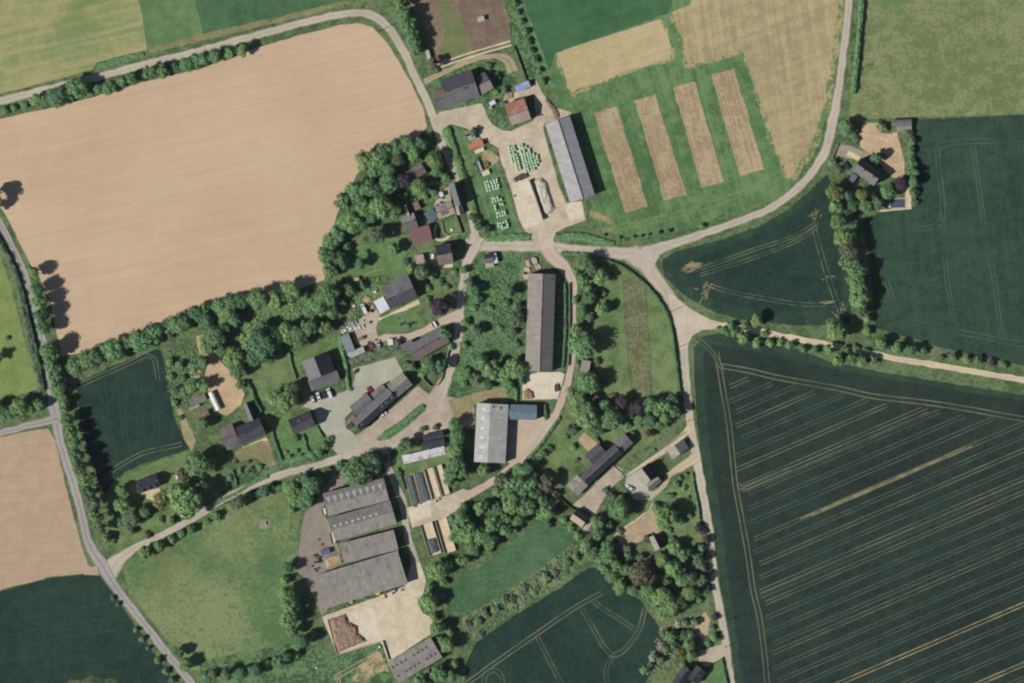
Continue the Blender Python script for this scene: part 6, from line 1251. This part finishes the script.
bales(519.5, 146, .966, -.259, [(0, 2), (0, 3), (0, 4), (0, 4), (0, 5), (0, 6), (0, 6), (0, 6), (0, 5), (0, 4)], 'pale green wrapped bale in the broad block above the northern clamp', 'bales in the broad block above the clamp', .06, 2.85, 2.9)
# unwrapped dark ends and poles
POLE = plain_mat('pole_wood', (96, 84, 72), (76, 66, 58), 4); CER = plain_mat('insulator', (150, 150, 146), (130, 130, 126), 4)
def pole(x, y, h, deg, label):
    r = empty('utility_pole', (*W(x, y), 0), math.radians(deg)); tag(r, label, 'utility pole', 'utility poles along the lanes'); MB().cyl((0, 0, 0), (0, 0, h), .17, .11, 10).build('mast', POLE, r)
    MB().box(-.9, .9, -.08, .08, h-.5, h-.36).build('crossarm', POLE, r)
    for q in (-.75, 0, .75): MB().cyl((q, 0, h-.36+(.37 if q == 0 else 0)), (q, 0, h-.16+(.37 if q == 0 else 0)), .06, .05, 8).build('insulator', CER, r)
for a in ((702, 224.5, 9.5, 60, 'wooden pole on the verge below the trial plots'), (378.5, 31, 9, 40, 'wooden pole inside the bend of the top-left lane'), (856, 70.5, 8, 80, 'wooden pole in the dark hedge of the right pasture'),
          (669, 312.5, 7.5, 30, 'wooden pole left of the upper corner of the road triangle'), (677, 348, 7.5, 10, 'wooden pole at the bottom corner of the road triangle'), (727, 621, 8.5, 80, 'wooden pole beside the right lane near the bottom'),
          (254, 29.5, 5, 20, 'short post at the green field edge, left of two'), (270, 21, 5, 20, 'short post at the green field edge, right of two'), (684, 423, 8, 60, 'wooden pole by the right lane near the tree belt'),
          (725, 647, 7.5, 60, 'wooden pole opposite the bottom drive')):
    pole(*a)

# scrap and clutter in the yards
RC = random.Random(12); PAL = plain_mat('pallet_wood', (156, 134, 108), (126, 106, 84), 3); GREYM = plain_mat('grey_sheet', (150, 152, 150), (126, 128, 126), 2)
def pallet_stack(x, y, deg, n, label, group):
    r = empty('pallet_stack', (*W(x, y), ZTOP), math.radians(deg)); tag(r, label, 'pallets', group); b = MB()
    for i in range(n):
        z = i*.15
        for k in range(5): b.box(-.6+k*.255, -.42+k*.255, -.5, .5, z+.1, z+.12)
        for k in (-.5, -.05, .4): b.box(-.6, .6, k, k+.1, z, z+.097)
    b.build('pallets', PAL, r)
for x, y, dg, n in ((515, 100, 20, 6), (538, 112, 60, 5), (541, 115, 10, 4), (318, 540, 15, 5), (321, 545, 30, 6), (402, 590, 20, 5), (348, 606, 40, 4)):
    pallet_stack(x, y, dg, n, 'weathered pallet stack at the edge of a farm yard', 'pallet stacks in the farm yards')
def scrap(x, y, mat, label, group):
    s = RC.uniform(.7, 1.4); r = box_mb(s); o = r.build('scrap_crate', mat, None, (*W(x, y), .06), RC.uniform(0, 3)); tag(o, label, 'crate', group)
def box_mb(s):
    b = MB(); l, w_, h = s, s*RC.uniform(.6, 1), s*RC.uniform(.5, .9)
    b.box(-l/2, l/2, -w_/2, w_/2, 0, .06)
    for x0, x1, y0, y1 in ((-l/2, l/2, -w_/2, -w_/2+.05), (-l/2, l/2, w_/2-.05, w_/2), (-l/2, -l/2+.05, -w_/2+.051, w_/2-.051), (l/2-.05, l/2, -w_/2+.051, w_/2-.051)): b.box(x0, x1, y0, y1, .061, h)
    return b
for cx, cy, sx, sy, n, lab, grp in ((358, 312, 16, 9, 16, 'small pale crate among the clutter round the long white van', 'crates round the long white van'),
        (372, 345, 10, 4, 9, 'small crate in the scrap row below the curved drive', 'crates below the curved drive'),
        (408, 322, 10, 5, 9, 'small pale crate on the lawn edge by the curved drive', 'crates by the curved drive lawn'),
        (440, 200, 6, 6, 7, 'small crate in the courtyard of the upper cottages', 'crates in the upper courtyard'),
        (478, 158, 8, 8, 10, 'small crate in the scrap beside the salmon red trailer', 'crates beside the salmon trailer'),
        (316, 560, 6, 9, 9, 'small crate in the clutter left of the straw pile', 'crates left of the straw pile'),
        (250, 470, 12, 4, 8, 'small pale crate in the garden by the farmhouse gate', 'crates by the farmhouse gate'),
        (388, 592, 14, 3, 8, 'small crate along the foot of the lower cattle barn', 'crates along the lower cattle barn')):
    for _ in range(n): scrap(cx+RC.gauss(0, sx*.6), cy+RC.gauss(0, sy*.6), RC.choice([CARW, GREYM, PAL, CARS, GREYM]), lab, grp)
